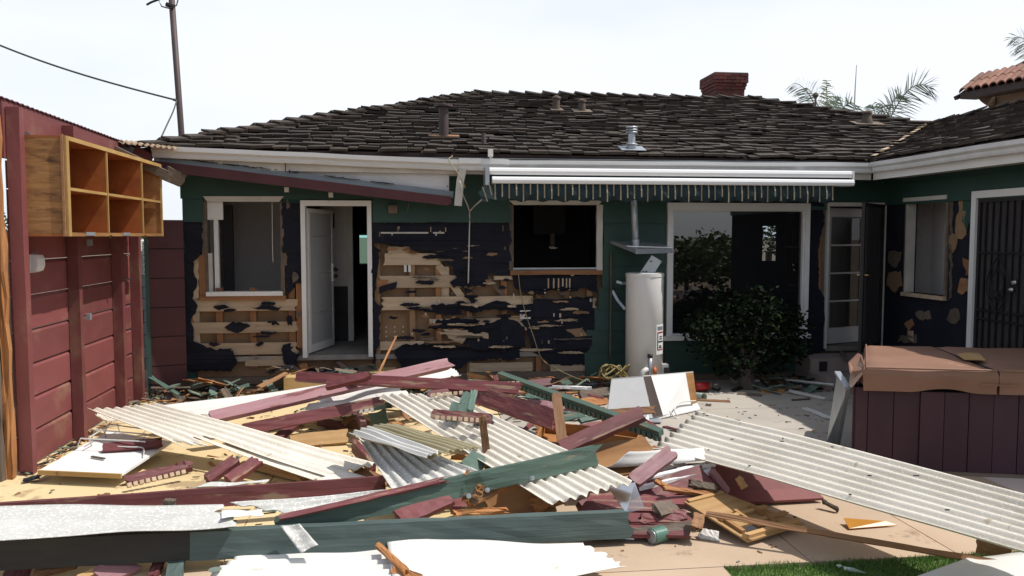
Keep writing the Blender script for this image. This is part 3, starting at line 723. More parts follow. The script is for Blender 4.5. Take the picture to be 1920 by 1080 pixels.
room(hu(1183)+.03, UW+3, 4.0, M_dark, M_floorin, None, (ga_.x, gb_.x, ga_.z, gb_.z))
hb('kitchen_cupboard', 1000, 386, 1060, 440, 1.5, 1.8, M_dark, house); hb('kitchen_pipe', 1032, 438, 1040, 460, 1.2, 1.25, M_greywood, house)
mb = MB().box(UW+.62, UW+.64, YE+.002, -.1, 0, 2.55).box(UW+.122, UW+.619, -.14, -.12, 0, 2.55); obj('interior_wall', mb, M_wallpap, house)
obj('interior_wall', MB().box(UW+.12, UW+.92, YE, -.1, 2.55, 2.57), M_dark, house); obj('wing_end_wall', MB().box(UW+.12, UW+4, YE, YE+.1, 0, 2.95), M_siding, house); obj('interior_floor', MB().box(UW+.12, UW+.9, YE, -.1, FLOORZ-.06, FLOORZ), M_floorin, house)
# side and back walls close the house
obj('end_wall', MB().box(UL-.02, UL+.095, .03, 9.5, 0, 2.96), M_siding, house)

# ================================================================== ROOF
SL = 1/3.0; EY = -.5
def ze(x): return 2.952 - .006 * x
nrm_m = Vector((.006, -SL, 1)).normalized()
O_m = Vector((0, EY, ze(0)))
def rp(px, py):
    o = HI @ Vector((0,0,CAM_H)); d = HI.to_3x3() @ ray(px, py)
    return o + d * ((O_m - o).dot(nrm_m) / d.dot(nrm_m))
EX = UW - .5
nrm_w = Vector((-SL, 0, 1)).normalized(); O_w = Vector((EX, EY, ze(EX)))
def rq(px, py):
    o = HI @ Vector((0,0,CAM_H)); d = HI.to_3x3() @ ray(px, py)
    return o + d * ((O_w - o).dot(nrm_w) / d.dot(nrm_w))
U_m = Vector((1, 0, -.006)).normalized(); S_m = nrm_m.cross(U_m).normalized()
U_w = Vector((0, -1, 0)); S_w = nrm_w.cross(U_w).normalized()
def to2(p, O, U, S): return ((p-O).dot(U), (p-O).dot(S))
A_ = hl(266, 276, EY); A_.z = ze(A_.x)
polyM = [A_, rp(893,178), rp(1420,188), rp(1742,236), Vector((EX, EY, ze(EX)))]
polyW = [Vector((EX, EY, ze(EX))), rq(1742,236), rq(1920,196), rq(2010,176), Vector((EX, -5.8, ze(EX)))]
def inside(poly, x, y):
    c = False; n = len(poly)
    for i in range(n):
        x1, y1 = poly[i]; x2, y2 = poly[(i+1) % n]
        if (y1 > y) != (y2 > y) and x < (x2-x1)*(y-y1)/(y2-y1)+x1: c = not c
    return c
deck = MB(); deck.prism([p - nrm_m*.06 for p in polyM], nrm_m*.05); deck.prism([p - nrm_w*.06 for p in polyW], nrm_w*.05)
# unseen back slopes keep the attic dark
rl, rr = polyM[1], polyM[2]
deck.add([A_ + Vector((0,0,-.05)), (A_.x, A_.y + 10.5, A_.z-.05), rl - nrm_m*.06], [(0,1,2)])
deck.add([rl - nrm_m*.06, rr - nrm_m*.06, (rr.x+4, 10.2, 2.85), (A_.x, 10.2, 2.85)], [(0,1,2,3)])
v_, w_ = polyW[1], polyW[2]
deck.add([rr - nrm_m*.06, v_ - nrm_m*.06, (v_.x+5, v_.y+3, 2.85), (rr.x+4, 10.2, 2.85)], [(0,1,2,3)])
deck.add([v_ - nrm_w*.06, polyW[3] - nrm_w*.06, polyW[3] + Vector((4,0,-1.3)), v_ + Vector((4,0,-1.3))], [(0,1,2,3)])
roof = obj('roof', deck, M_eaves, house, label='hipped roof of weathered dark cedar shakes')
def shake_mesh(w, L, t):
    vs = []
    for x in (-w/2, w/2):
        j = R(-.012, .012)
        vs += [(x, j, 0), (x, j, t), (x, L, .004), (x, L, -.004)]
    return MB().add(vs, [(0,3,2,1)[::-1], (4,5,6,7)[::-1], (0,1,5,4)[::-1], (1,2,6,5)[::-1], (2,3,7,6)[::-1], (3,0,4,7)[::-1]])
SHV = [(w, shake_mesh(w, .42, R(.022,.036))) for w in (.12,.15,.18,.21,.24,.27,.31,.16,.20,.23)]
SHM = [(w, mb.mesh('shingle', M_shake), mb) for w, mb in SHV]
allsh = []
def shingle(O, U, S, N, poly, EXPO=.225, umin=None):
    p2 = [to2(p, O, U, S) for p in poly]
    us = [p[0] for p in p2]; ss = [p[1] for p in p2]
    s = -.04; r = 0
    while s < max(ss):
        u = min(us) - R(0,.2)
        while u < max(us):
            w, me, mb = random.choice(SHM)
            uc = u + w/2; u += w + R(.003,.014)
            if not inside(p2, uc, max(s+.1, .03)): continue
            ds = R(-.045,.045); tilt = R(.0,.06) + .05; lift = R(0,.015)
            M = Matrix((U, S, N)).transposed().to_4x4(); M.translation = O + U*uc + S*(s+ds) + N*(.012+lift)
            M = M @ Matrix.Rotation(R(-.07,.07), 4, 'Z') @ Matrix.Rotation(-tilt, 4, 'X') @ Matrix.Rotation(R(-.05,.05), 4, 'Y')
            wpos = HM @ M.translation; dist = (wpos - Vector((0,0,CAM_H))).length
            v = (wpos - Vector((0,0,CAM_H))).normalized(); nw = HM.to_3x3() @ N
            allsh.append((w*EXPO*abs(v.dot(nw))/dist**2 if abs(wpos.x/wpos.y) < .66 else 0, M, me, mb))
        s += EXPO * R(.96,1.04); r += 1
shingle(O_m, U_m, S_m, nrm_m, polyM)
shingle(O_w, U_w, S_w, nrm_w, polyW)
allsh.sort(key=lambda a: -a[0])
for a in allsh[:300]: link('shingle', a[2], roof, HM @ a[1])
rest = MB()
for a in allsh[300:]: rest.add([a[1] @ Vector(v) for v in a[3].v], a[3].f)
obj('shingles', rest, M_shake, roof, kind='stuff')
def caps(p, q, n1, n2, step=.27):
    d = (q-p); n = int(d.length/step); x = d.normalized()
    for i in range(n+1):
        c = p + x*(i*step)
        for s, nn in ((1, n1), (-1, n2)):
            side = nn.cross(x)*s
            if side.z > 0: side = -side
            pts = [c - x*.02, c + x*.42 - nn*.0, c + x*.42 + side*.15, c - x*.02 + side*(.17 + R(-.02,.02))]
            up = nn*(.075 + R(0,.035)); lo_ = nn*.03
            vs = [pts[0]+up, pts[1]+lo_, pts[2]+lo_, pts[3]+up]
            obj('ridge_cap', MB().prism([vs[0],vs[1],vs[2],vs[3]], -nn*.028), M_shake, roof)
up_ = Vector((0,0,1))
caps(A_, polyM[1], nrm_m, Vector((-.33,.1,1)).normalized()); caps(polyM[1], polyM[2], nrm_m, Vector((0,.33,1)).normalized(), .3)
caps(polyM[3], polyM[2], nrm_m, Vector((.2,.25,1)).normalized(), .33); caps(polyW[2], polyW[1], nrm_w, Vector((.33,0,1)).normalized(), .33); caps(polyW[3], polyW[2], nrm_w, Vector((.33,0,1)).normalized(), .33)
# valley flashing
for i in range(14):
    f = i/14; p = polyW[0].lerp(polyW[1], f); q = polyW[0].lerp(polyW[1], f+.07); 
    obj('valley_flashing', MB().beam(p + Vector((0,0,.05+R(0,.03))), q + Vector((0,0,.05)), R(.04,.07), .006), M_sheath, roof)
# vents
def on_roof(px, py): return rp(px, py)
def vent(px, ybase, ytop, wpx, m, cap=None, name='vent_pipe', cone=0, plate=None):
    p = on_roof(px, ybase); pw = HM @ p; s = pw.y / FPX; h = (ybase - ytop) * s; r = wpx/2*s
    mb = MB().lathe([(r*(1+cone), -.12), (r*(1+cone), 0), (r, h*.9 if cone else h*.5), (r, h)], 16, p)
    o = obj(name, mb, m, roof, smooth=False)
    if cap: obj('vent_cap', MB().lathe([(r*cap, h-.0), (r*cap, h+.03), (r*.3, h+.05)], 16, p), m, roof)
    if plate:
        b = p + nrm_m*.05
        obj('vent_flashing', MB().prism([b - U_m*plate[0] - S_m*plate[1], b + U_m*plate[0] - S_m*plate[1], b + U_m*plate[0] + S_m*plate[1], b - U_m*plate[0] + S_m*plate[1]], nrm_m*.008), plate[2], roof)
vent(832, 262, 202, 18, M_pole, 1.9, plate=(.20,.05,M_brown)); vent(907, 273, 250, 7, M_pole, cone=.5)
vent(1043, 211, 186, 13, M_greywood, 1.25, cone=.15, plate=(.1,.1,M_greywood)); vent(1091, 214, 192, 13, M_greywood, 1.25, cone=.2, plate=(.15,.12,M_greywood)); vent(1625, 237, 214, 14, M_greywood, 1.3, cone=.8, plate=(.25,.12,M_greywood))
vent(1184, 286, 246, 13, M_galv, plate=(.16,.12,M_galv), cone=.12)
p = on_roof(1184, 286); s = (HM @ p).y/FPX
for i in range(3): obj('vent_cap', MB().lathe([(.068,i*.03),(.078,i*.03+.012),(.068,i*.03+.022)], 16, p + Vector((0,0,35*s+i*.002))), M_galv, roof)
obj('vent_collar', MB().lathe([(.05,0),(.085,.01),(.05,.03)], 16, p + Vector((0,0,13*s))), M_galv, roof)
# chimney
c0 = hl(1342, 190, 6.4); c1 = hl(1396, 190, 6.4); cw = c1.x - c0.x; zt = hl(1369, 138, 6.4).z; cd = .80
chim = obj('chimney', MB().box(c0.x+.01, c1.x-.01, 6.41, 6.4+cd-.01, 2.5, zt-.02), M_mortar, house, label='red brick chimney with corbelled top')
bh = .068; nz = int((zt-3.9)/bh)
for i in range(nz):
    z1 = zt - i*bh; ex = .0 if i > 4 else (.035 if i > 2 else .06)
    ex = (.06,.06,.06,.035,.02)[i] if i < 5 else 0
    x0, x1, y0, y1 = c0.x-ex, c1.x+ex, 6.4-ex, 6.4+cd+ex
    n = 4; off = .5 if i % 2 else 0
    xs = sorted(set([x0, x1] + [x0 + (k+off)*(x1-x0)/n for k in range(n+1) if 0 < (k+off) < n]))
    for a, b in zip(xs, xs[1:]): obj('brick', MB().box(a+.004, b-.004, y0+R(0,.006), y0+.09, z1-bh+.008, z1), M_brick, chim)
    ys = sorted(set([y0+.092, y1] + [y0+.092 + (k+.5-off)*(y1-y0-.092)/4 for k in range(5) if 0 < (k+.5-off) < 4]))
    for a, b in zip(ys, ys[1:]): obj('brick', MB().box(x0+R(0,.006), x0+.09, a+.004, b-.004, z1-bh+.008, z1), M_brick, chim)
obj('chimney_cap', MB().box(c0.x-.05, c1.x+.05, 6.35, 6.4+cd+.05, zt+.001, zt+.02), M_mortar, chim)
# fascia, soffit, gutters
x0 = A_.x + .12; GY = EY - .005
obj('fascia', MB().prism([(x0, EY+.03, ze(x0)-.05), (EX, EY+.03, ze(EX)-.05), (EX, EY+.03, ze(EX)-.25), (x0, EY+.03, ze(x0)-.25)], (0,.03,0)), M_whiteD, house)
obj('soffit', MB().box(x0, EX, EY+.06, -.05, ze(0)-.22, ze(0)-.20), M_whiteD, house)
obj('fascia', MB().box(EX+.03, EX+.06, -5.8, EY+.03, ze(EX)-.25, ze(EX)-.05), M_white, house)
obj('soffit', MB().box(EX+.06, UW-.05, -5.8, EY+.06, ze(EX)-.22, ze(EX)-.20), M_whiteD, house)
def gutter(p0, p1, out, m, h=.115, d=.11, label=None):
    p0 = Vector(p0); p1 = Vector(p1); out = Vector(out).normalized(); up = Vector((0,0,1)); mb = MB()
    prof = [(0,0),(d*.62,0),(d*.70,.022),(d*.72,.05),(d,.078),(d,h),(d-.012,h),(d-.012,.085),(d*.62,.055),(d*.6,.012),(.006,.012),(.006,h),(0,h)]
    n = len(prof); N = 8; vs = []
    for i in range(N+1):
        c = p0.lerp(p1, i/N) + up*R(-.004,.004)
        for a, b in prof: vs.append(c + out*a + up*b)
    fs = []
    for i in range(N):
        for k in range(n):
            k2 = (k+1) % n; fs.append((i*n+k, i*n+k2, (i+1)*n+k2, (i+1)*n+k))
    fs.append((0,1,2,3,4,5,6,7,8,9,10,11,12)[::-1]); fs.append(tuple(N*n+k for k in range(n)))
    obj('gutter', mb.add(vs, fs), m, house, label=label)
ga = hl(283, 294, EY-.1); gb = hl(876, 320, EY-.1)
gutter((ga.x, EY+.02, ga.z), (gb.x, EY+.02, gb.z), (0,-1,0), M_gutter, h=.13)
gc = hl(955, 322, EY-.1)
gutter((gb.x-.1, EY-.0, gb.z+.01), (gc.x, EY-.0, gc.z+.01), (0,-1,0), M_gutter, h=.14)
gd = hl(1640, 325, EY-.1)
gutter((gc.x+.002, EY+.02, gc.z+.012), (EX, EY+.02, gd.z+.01), (0,-1,0), M_gutter, h=.125)
gutter((EX+.02, EY-.09, gd.z+.012), (EX+.02, -5.8, gd.z+.012), (-1,0,0), M_gutter, h=.125)
x0 = hl(868, 330, EY-.08).x
obj('downspout', MB().beam((x0, EY-.05, gb.z+.02), (x0-.03, EY-.03, gb.z-.12), .09, .06, (0,-1,0)).beam((x0-.03, EY-.03, gb.z-.115), (x0-.06, EY-.03, gb.z-.42), .09, .06, (0,-1,0)), M_whiteD, house)
obj('roof_edge_strip', MB().box(hl(330,280,EY).x, hl(1600,300,EY).x, EY-.02, EY+.02, ze(0)-.062, ze(0)-.056), M_galv, house)
# ================================================================== LEFT: board wall, cabinet, gate, blocks
N0 = G(34, 893, 0); N1 = G(255, 752, 0)
FX = (N1 - N0).normalized(); FO = Vector((FX.y, -FX.x, 0))            # FO points into the patio
FM = Matrix((FX, FO, Vector((0,0,1)))).transposed().to_4x4(); FM.translation = N0; FL = (N1-N0).length
def fx(px):                                                          # wall coordinate under a pixel column
    d = ray(px, 442); o = -N0
    k = d.x/d.y; return (N0.x - k*N0.y)/(k*FX.y - FX.x)
fence = thing('board_wall', 'tall maroon board wall left standing beside the patio', 'wall', FM)
zs = [.02,.305,.59,.875,1.165,1.455,1.75,2.04,2.33,2.56]
posts = [0.06, fx(126), fx(209), FL-.04]
def fbox(name, x0, x1, y0, y1, z0, z1, m, **k): return obj(name, MB().box(x0, x1, y0, y1, z0, z1), m, fence, **k)
for i in range(3):
    a, b = posts[i], posts[i+1]
    for z0, z1 in zip(zs, zs[1:]):
        mb = MB().prism([(a+.002,-.03,z0),(a+.002,-.006,z0),(a+.002,.0,z0+.006),(a+.002,.0,z1-.036),(a+.002,-.024,z1-.008),(a+.002,-.03,z1-.008)], (b-a-.004,0,0))
        obj('wall_board', mb, M_redwall, fence)
fascia = MB().prism([(-.02,.0,2.565),(FL+.25,.0,2.565),(FL+.25,.0,2.99),(-.02,.0,3.03)][::-1], (0,-.035,0)); obj('top_board', fascia, M_redwall, fence, label='wide maroon top board with a long crack')
obj('crack', MB().prism([(.25,.003,2.80),(.9,.003,2.66),(1.0,.003,2.665),(.4,.003,2.82)], (0,-.002,0)), M_dark, fence)
for i, x in enumerate(posts):
    zt = 2.97 if i < 2 else 2.6
    pz = board_mb(zt, .085, .10, 8, .003); 
    obj('post', pz, M_redwall, fence, mw=FM @ Matrix.Translation((x, .055, zt/2)) @ Matrix.Rotation(-math.pi/2, 4, 'Y') @ Matrix.Rotation(math.pi/2, 4, 'X'))
# torn near end: splintered timber showing bare wood
e0 = FM @ Vector((-.06, -.02, 0)); e1 = FM @ Vector((-.07, -.03, 2.92))
board('split_post', e0, e1, .055, .06, M_split, tuple(-FX), parent=fence, b1=.25, seg=14, jit=.012, label='splintered end post with bare orange wood')
board('split_post', FM @ Vector((-.11,-.10,0)), FM @ Vector((-.10,-.10,2.95)), .09, .07, M_greywood, tuple(-FX), parent=fence, b1=.3, seg=12, jit=.014)
for i in range(9): 
    p = FM @ Vector((-.12+R(-.05,.05), -.06+R(-.05,.05), R(2.7,2.95))); board('splinter', p, p + Vector((R(-.12,.04), R(-.08,.03), R(.05,.16))), R(.02,.05), R(.01,.025), random.choice((M_greywood, M_split, M_brown)), EDGE, parent=fence, b1=.05, seg=3, jit=.004)
# corrugated scrap of roofing along the top
mb = MB(); n = 130; vs = []
for i in range(n+1):
    x = -.15 + (FL+1.1)*i/n; zc = 3.036 - .030*i/n + .007*math.sin(i*2.2)
    vs += [(x, -.06, zc), (x, .012, zc-.006)]
fs = [(2*i, 2*i+1, 2*i+3, 2*i+2) for i in range(n)]
me = mb.add(vs, fs).mesh('roof_strip', M_gate); o = link('roof_strip', me, fence); sm = o.modifiers.new('thick', 'SOLIDIFY'); sm.thickness = .008
# cabinet hung on the wall: open shelves
CW = .40; cx0 = .10; cx1 = cx0 + 2.68; cz0 = 1.965; cz1 = 2.74
cab = thing('wall_cabinet', 'open plywood wall cabinet with six orange-stained compartments on the maroon wall', 'cabinet', FM @ Matrix.Translation((cx0, .11, cz0)))
CMx = FM @ Matrix.Translation((0, .012, 0))
def cb(name, x0, x1, y0, y1, z0, z1, m, **k): return obj(name, MB().box(x0, x1, y0, y1, z0, z1), m, cab, mw=FM, **k)
LXc = cx1-cx0
cb('side_panel', cx0, cx0+.02, .005, CW, cz0, cz1, M_plyK, label='knotty plywood side panel'); cb('side_panel', cx1-.02, cx1, .005, CW, cz0, cz1, M_ply)
cb('back_panel', cx0+.021, cx1-.021, .006, .014, cz0+.019, cz1-.019, M_stain)
cb('bottom_panel', cx0, cx1, .005, CW, cz0-.02, cz0-.001, M_stain); cb('top_panel', cx0, cx1, .005, CW, cz1+.001, cz1+.02, M_stain)
cb('face_strip', cx0-.006, cx0+.05, CW+.001, CW+.02, cz0-.02, cz1+.02, M_plyE); cb('face_strip', cx1-.03, cx1, CW+.001, CW+.02, cz0-.02, cz1+.02, M_plyE)
cb('face_strip', cx0+.051, cx1-.031, CW+.001, CW+.018, cz1-.012, cz1+.022, M_plyE); cb('face_strip', cx0+.051, cx1-.031, CW+.001, CW+.018, cz0-.02, cz0+.012, M_ply)
czm = 2.335; dv = [fx(0)*0 + (lambda k: k)(0)]
def cab_x(px):
    d = ray(px, 442); k = d.x/d.y; b = N0 + FO*CW
    return (b.x - k*b.y)/(k*FX.y - FX.x)
dx = [cab_x(203), cab_x(268)]
edges = [cx0+.021, dx[0], dx[1], cx1-.021]
for x in dx:
    cb('divider', x-.008, x+.008, .015, CW-.004, cz0+.0, cz1, M_stain); cb('face_strip', x-.009, x+.009, CW-.003, CW+.012, cz0+.013, cz1-.013, M_plyE)
for a, b in zip(edges, edges[1:]):
    cb('shelf', a+.009, b-.009, .015, CW-.03, czm-.009, czm+.009, M_stain); cb('face_strip', a+.010, b-.010, CW-.029, CW+.006, czm-.012, czm+.012, M_plyE)
for x in (cx0+.35, dx[0]+.35): cb('hinge', x, x+.2, CW+.019, CW+.026, cz0-.014, cz0+.016, M_galv)
for x, z in ((dx[0]-.03, cz0-.02),(dx[1]-.03, cz0-.02)): cb('catch', x, x+.03, CW+.019, CW+.035, z-.02, z+.01, M_brass)
cb('back_board', cx0-.02, cx0-.001, CW-.02, CW-.001, cz0-.02, cz1+.03, M_brown)
# white outlet box on the wall
bx = fx(50); p = W(50, 494, (N0 + FX*bx).y)
ob_ = thing('outlet_box', 'white weatherproof outlet box on the maroon wall below the cabinet', 'electric box', FM @ Matrix.Translation((bx, .0, p.z)))
mb = MB().box(-.10,.06,.001,.06,-.075,.075); obj('box', mb, M_plas, ob_)
obj('cover', MB().prism([(-.09,.061,-.075),(-.09,.10,-.06),(-.09,.115,-.02),(-.09,.115,.04),(-.09,.10,.07),(-.09,.061,.08)][::-1], (.14,0,0)), M_plas, ob_)
obj('strap', MB().tube([(-.09,.08,.09),(-.02,.07,.10),(.06,.06,.095)], .006, 5), M_greywood, ob_)
for px, py in ((136,594),(143,455)): 
    x = fx(px); q = W(px, py, (N0+FX*x).y); fbox('bracket', x-.02, x+.02, .10, .14, q.z-.03, q.z+.03, M_galv)
fbox('bare_strip', posts[2]+.045, posts[2]+.11, .0, .015, 1.75, 1.98, M_plyL)
# gate: maroon boards by the house corner, shade darkened into their paint
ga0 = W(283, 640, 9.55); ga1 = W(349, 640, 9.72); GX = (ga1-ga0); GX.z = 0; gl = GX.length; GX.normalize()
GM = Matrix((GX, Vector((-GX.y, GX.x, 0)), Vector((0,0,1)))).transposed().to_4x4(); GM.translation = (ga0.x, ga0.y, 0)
gate = thing('side_gate', 'maroon boarded gate panel in painted-in shade against the house corner', 'gate', GM)
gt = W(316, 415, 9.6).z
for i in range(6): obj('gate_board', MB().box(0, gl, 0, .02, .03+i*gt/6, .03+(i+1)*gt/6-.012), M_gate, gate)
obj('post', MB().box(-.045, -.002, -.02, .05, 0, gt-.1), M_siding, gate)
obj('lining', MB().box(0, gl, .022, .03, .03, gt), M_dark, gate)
# grey block wall with white screen blocks in the gap, a shrub above
bw = thing('block_wall', 'grey painted block wall with white openwork screen blocks on top', 'wall', W(266, 700, 11.5) - Vector((0,0,W(266,700,11.5).z)))
b0 = W(240, 500, 11.5); b1 = W(292, 500, 11.5); zt = W(266, 515, 11.5).z; n = 8
for r in range(n):
    for c in range(3):
        wB = (b1.x-b0.x)/2; x = b0.x + (c-.5*(r%2))*wB
        obj('block', MB().box(x+.004, x+wB-.004, 11.5+R(0,.006), 11.7, r*zt/n+.004, (r+1)*zt/n-.004), M_blockG, bw)
zz = W(266, 462, 11.5).z; hB = (zz-zt)/5
for r in range(6):
    for c in range(2):
        x = W((255,268)[c], 500, 11.5).x; s = W((264,277)[c], 500, 11.5).x - x
        obj('screen_block', rect_frame(x, x+s, zt+r*hB, zt+(r+1)*hB-.006, s*.24, s*.18, hB*.3, hB*.3, 11.48, 11.62), M_block, bw)
x = W(263.5, 500, 11.5).x; obj('pier', MB().box(x, W(268,500,11.5).x, 11.46, 11.66, zt, zz+.1), M_block, bw)
def leafball(c, rx, rz, n, size, ry=None):
    mb = MB(); ry = ry or rx
    for _ in range(n):
        while True:
            v = Vector((R(-1,1), R(-1,1), R(-1,1)))
            if v.length < 1 and (v.length > .45 or R(0,1) < .3): break
        f = 1 + .35*noise.noise(v*2.3 + Vector(c))
        p = Vector(c) + Vector((v.x*rx*f, v.y*ry*f, v.z*rz*f)); a = Vector((R(-1,1),R(-1,1),R(-.6,.6))).normalized(); b = a.cross(Vector((R(-1,1),R(-1,1),R(-1,1)))).normalized(); s = size*R(.6,1.3)
        mb.add([p, p + a*s*.5 + b*s*.28, p + a*s, p + a*s*.5 - b*s*.28], [(0,1,2,3)])
    return mb
sh = thing('garden_tree', 'sunlit green tree sprig above the white screen blocks', 'tree', W(270, 470, 11.9) - Vector((0,0,2.0)))
obj('trunk', MB().tube([W(271,600,11.9), W(270,462,11.9)], .03, 6), M_bark, sh); obj('crown', leafball(W(269,448,11.9), .16, .24, 260, .07), M_foliage, sh)
sh = thing('garden_tree', 'dark green tree glimpsed past the far left edge of the maroon wall', 'tree', W(-2, 520, 16) - Vector((0,0,1.9)))
obj('trunk', MB().tube([W(-2,620,16), W(-2,430,16)], .06, 6), M_bark, sh); obj('crown', leafball(W(-6,425,16), .3, .35, 300, .10), M_foliage, sh)
ob = thing('board_fence', 'dark board fence beyond the torn end of the maroon wall', 'fence', W(0, 700, 8.5) - Vector((0,0,W(0,700,8.5).z)))
for i in range(5):
    p = W(-26+i*9, 432, 9.0); q = W(-18+i*9, 432, 9.0); obj('fence_board', MB().box(p.x, q.x, 9.0, 9.02, 0, p.z), M_greywood, ob)

# ================================================================== remnant of the old patio roof along the house
def hp(px, py, off): return HM @ hl(px, py, off)
rem = thing('patio_roof_edge', 'sloping maroon rafter with grey flashing hanging below the gutter', 'rafter', hp(560, 340, -.7))
r0, r1 = hp(275, 309, -.50), hp(848, 378, -.46)
board('rafter', r0, r1, .115, .045, M_gate, tuple(HM.to_3x3() @ Vector((0,-1,0))), parent=rem, b1=.06, seg=8)  # maroon darkened to carry the shade below the gutter
f0, f1 = hp(300, 300, -.49), hp(850, 365, -.45)
board('flashing', f0, f1, .085, .012, M_flash, tuple(HM.to_3x3() @ Vector((0,-.9,.35))), parent=rem, seg=16, jit=.004)
tar = MB()
for i in range(30):
    f = R(.05,.8); p = f0.lerp(f1, f) + Vector((0,-.012,.045)); tar.beam(p, p + (f1-f0).normalized()*R(.02,.16) + Vector((0,0,R(-.008,.012))), R(.006,.014), .006)
obj('tar_bead', tar, M_tar, rem, kind='stuff')
for px, py, h in ((535,322,16),(543,325,7)): obj('tar_drip', MB().beam(hp(px,py,-.52), hp(px,py-h,-.52), .012, .008), M_tar, rem)
pts = [hl(x,y,-.40) for x, y in ((418,316),(500,318),(842,322),(842,368),(650,350),(470,334))]
o = obj('metal_sheet', MB().prism(pts, (0,.004,0)), M_paintmetal, rem, mw=HM, label='chalky white metal sheet wedged under the gutter')
pts = [hl(x,y,-.38) for x, y in ((300,300),(500,308),(860,318),(860,330),(500,330),(380,320))]
obj('cover_strip', MB().prism(pts, (0,.004,0)), M_whiteD, rem, mw=HM)
for py in (349, 359): obj('nail', MB().box(hl(839,py,-.41).x-.006, hl(839,py,-.41).x+.006, -.415, -.40, hl(839,py,-.41).z-.006, hl(839,py,-.41).z+.006), M_black, rem, mw=HM)
# leftover roofing and rafters between wall end and house corner
lo_ = thing('roofing_scrap', 'tan corrugated roofing scrap lying over the house corner eave', 'roofing', hp(270, 270, -.9))
mb = MB(); n = 40; vs = []
a0, a1 = W(222,266,9.0), W(333,278,9.2); b0_, b1_ = W(215,262,9.6), W(310,270,9.8)
for i in range(n+1):
    f = i/n; z = .014*math.sin(i*1.6); vs += [a0.lerp(a1,f) + Vector((0,0,z)), b0_.lerp(b1_,f) + Vector((0,0,z))]
o = obj('sheet', mb.add(vs, [(2*i,2*i+2,2*i+3,2*i+1) for i in range(n)]), M_sheath, lo_); o.modifiers.new('thick','SOLIDIFY').thickness = .01
def lone(name, label, cat, p0, p1, w, t, m, up=EDGE, group=None, **k):
    return board(name, p0, p1, w, t, m, up, label=label, cat=cat, group=group, **k)
lone('rafter', 'dark broken rafter between the maroon wall and the house corner', 'rafter', W(213,281,8.9), W(318,331,9.2), .10, .05, M_greywood, b1=.1)
lone('rafter', 'grey weathered rafter stub under the house corner eave', 'rafter', W(305,322,9.3), W(347,340,9.5), .17, .05, M_greywood, b1=.05, b0=.05)
lone('rafter', 'short maroon rafter stub beside the left gutter end', 'rafter', W(250,282,9.3), W(285,300,9.4), .13, .05, M_red)

# ================================================================== AWNING
aw0, aw1 = hl(918,328,-.80), hl(1598,330,-.80)
awn = thing('awning', 'retracted white awning with dark green striped valance under the gutter', 'awning', HM @ Vector(((aw0.x+aw1.x)/2, -.55, aw0.z)))
def aB(name, x0, x1, y0, y1, z0, z1, m, **k): return obj(name, MB().box(x0,x1,y0,y1,z0,z1), m, awn, mw=HM, **k)
zt0 = hl(1250,317,-.80).z; zt1 = hl(1250,330,-.80).z; zl0 = hl(1250,333.5,-.84).z; zl1 = hl(1250,346,-.84).z
def rail(name, x0, x1, yc, z0, z1, m):
    h = z0-z1; pr = [(yc-.05, z1+.012),(yc-.055, z1+h*.5),(yc-.045, z0-.012),(yc-.02, z0),(yc+.09, z0),(yc+.09, z1),(yc-.04, z1)]
    obj(name, MB().prism([(x0,a,b) for a,b in pr], (x1-x0,0,0)), m, awn, mw=HM)
rail('cassette', aw0.x, aw1.x, -.75, zt0, zt1, M_alu); rail('front_rail', aw0.x+.03, aw1.x+.01, -.79, zl0, zl1, M_alu)
aB('roller', aw0.x+.02, aw1.x-.02, -.78, -.70, zl0+.001, zt1-.001, M_fabric); aB('end_bracket', aw0.x-.05, aw0.x-.002, -.80, -.5, zl1-.02, zt0+.01, M_galv); aB('end_bracket', aw1.x+.011, aw1.x+.03, -.80, -.5, zl1+.01, zt0, M_alu)
aB('wall_bracket', aw0.x+.5, aw0.x+.6, -.66, -.03, zt1, zt0-.02, M_galv); aB('wall_bracket', aw1.x-.6, aw1.x-.5, -.66, -.03, zt1, zt0-.02, M_galv)
xv0, xv1 = hl(928,350,-.8).x, hl(1560,350,-.8).x; n = 50; zb_ = zl1 + .002
hgt = [.16 + (.012 if i % 2 else -.0) + (.03 if (i//3) % 2 else 0) for i in range(n+1)]
mb = MB(); vs = []; m_ = n*4
def vy(i): return -.815 + .012*math.sin(i*.95) + .006*math.sin(i*.37)
for i in range(m_+1):
    x = xv0 + (xv1-xv0)*i/m_; h = .205 + .016*math.sin(i/12*2*math.pi)
    vs += [(x, -.80, zb_), (x, vy(i), zb_-h*.5), (x, vy(i)*1.005, zb_-h)]
fs = []
for i in range(m_):
    for k in range(2): fs.append((i*3+k, i*3+3+k, i*3+4+k, i*3+1+k))
o = obj('valance', mb.add(vs, fs), M_fabric, awn, mw=HM, smooth=True); o.modifiers.new('thick','SOLIDIFY').thickness = .004
for i in range(n+1):
    j = i*4; x = xv0 + (xv1-xv0)*j/m_; h = .203 + .016*math.sin(j/12*2*math.pi) - (.045 if i % 2 else .0) - R(0,.012)
    obj('stripe', MB().prism([(x-.009,-.812,zb_),(x+.009,-.812,zb_),(x+.008,vy(j)-.012,zb_-h*.5),(x+.008,vy(j)*1.005-.010,zb_-h),(x-.008,vy(j)*1.005-.010,zb_-h),(x-.008,vy(j)-.012,zb_-h*.5)], (0,-.002,0)), M_stripe, awn, mw=HM)
mb = MB(); q = [hl(930,346,-.81), hl(902,352,-.84), hl(908,370,-.86), hl(934,376,-.82)]
obj('loose_corner', MB().prism(q, (0,.005,0)).prism([hl(925,346,-.83),hl(897,360,-.86),hl(906,380,-.86),hl(925,372,-.83)], (0,.005,0)), M_fabric, awn, mw=HM, label='loose bunched end of the valance')
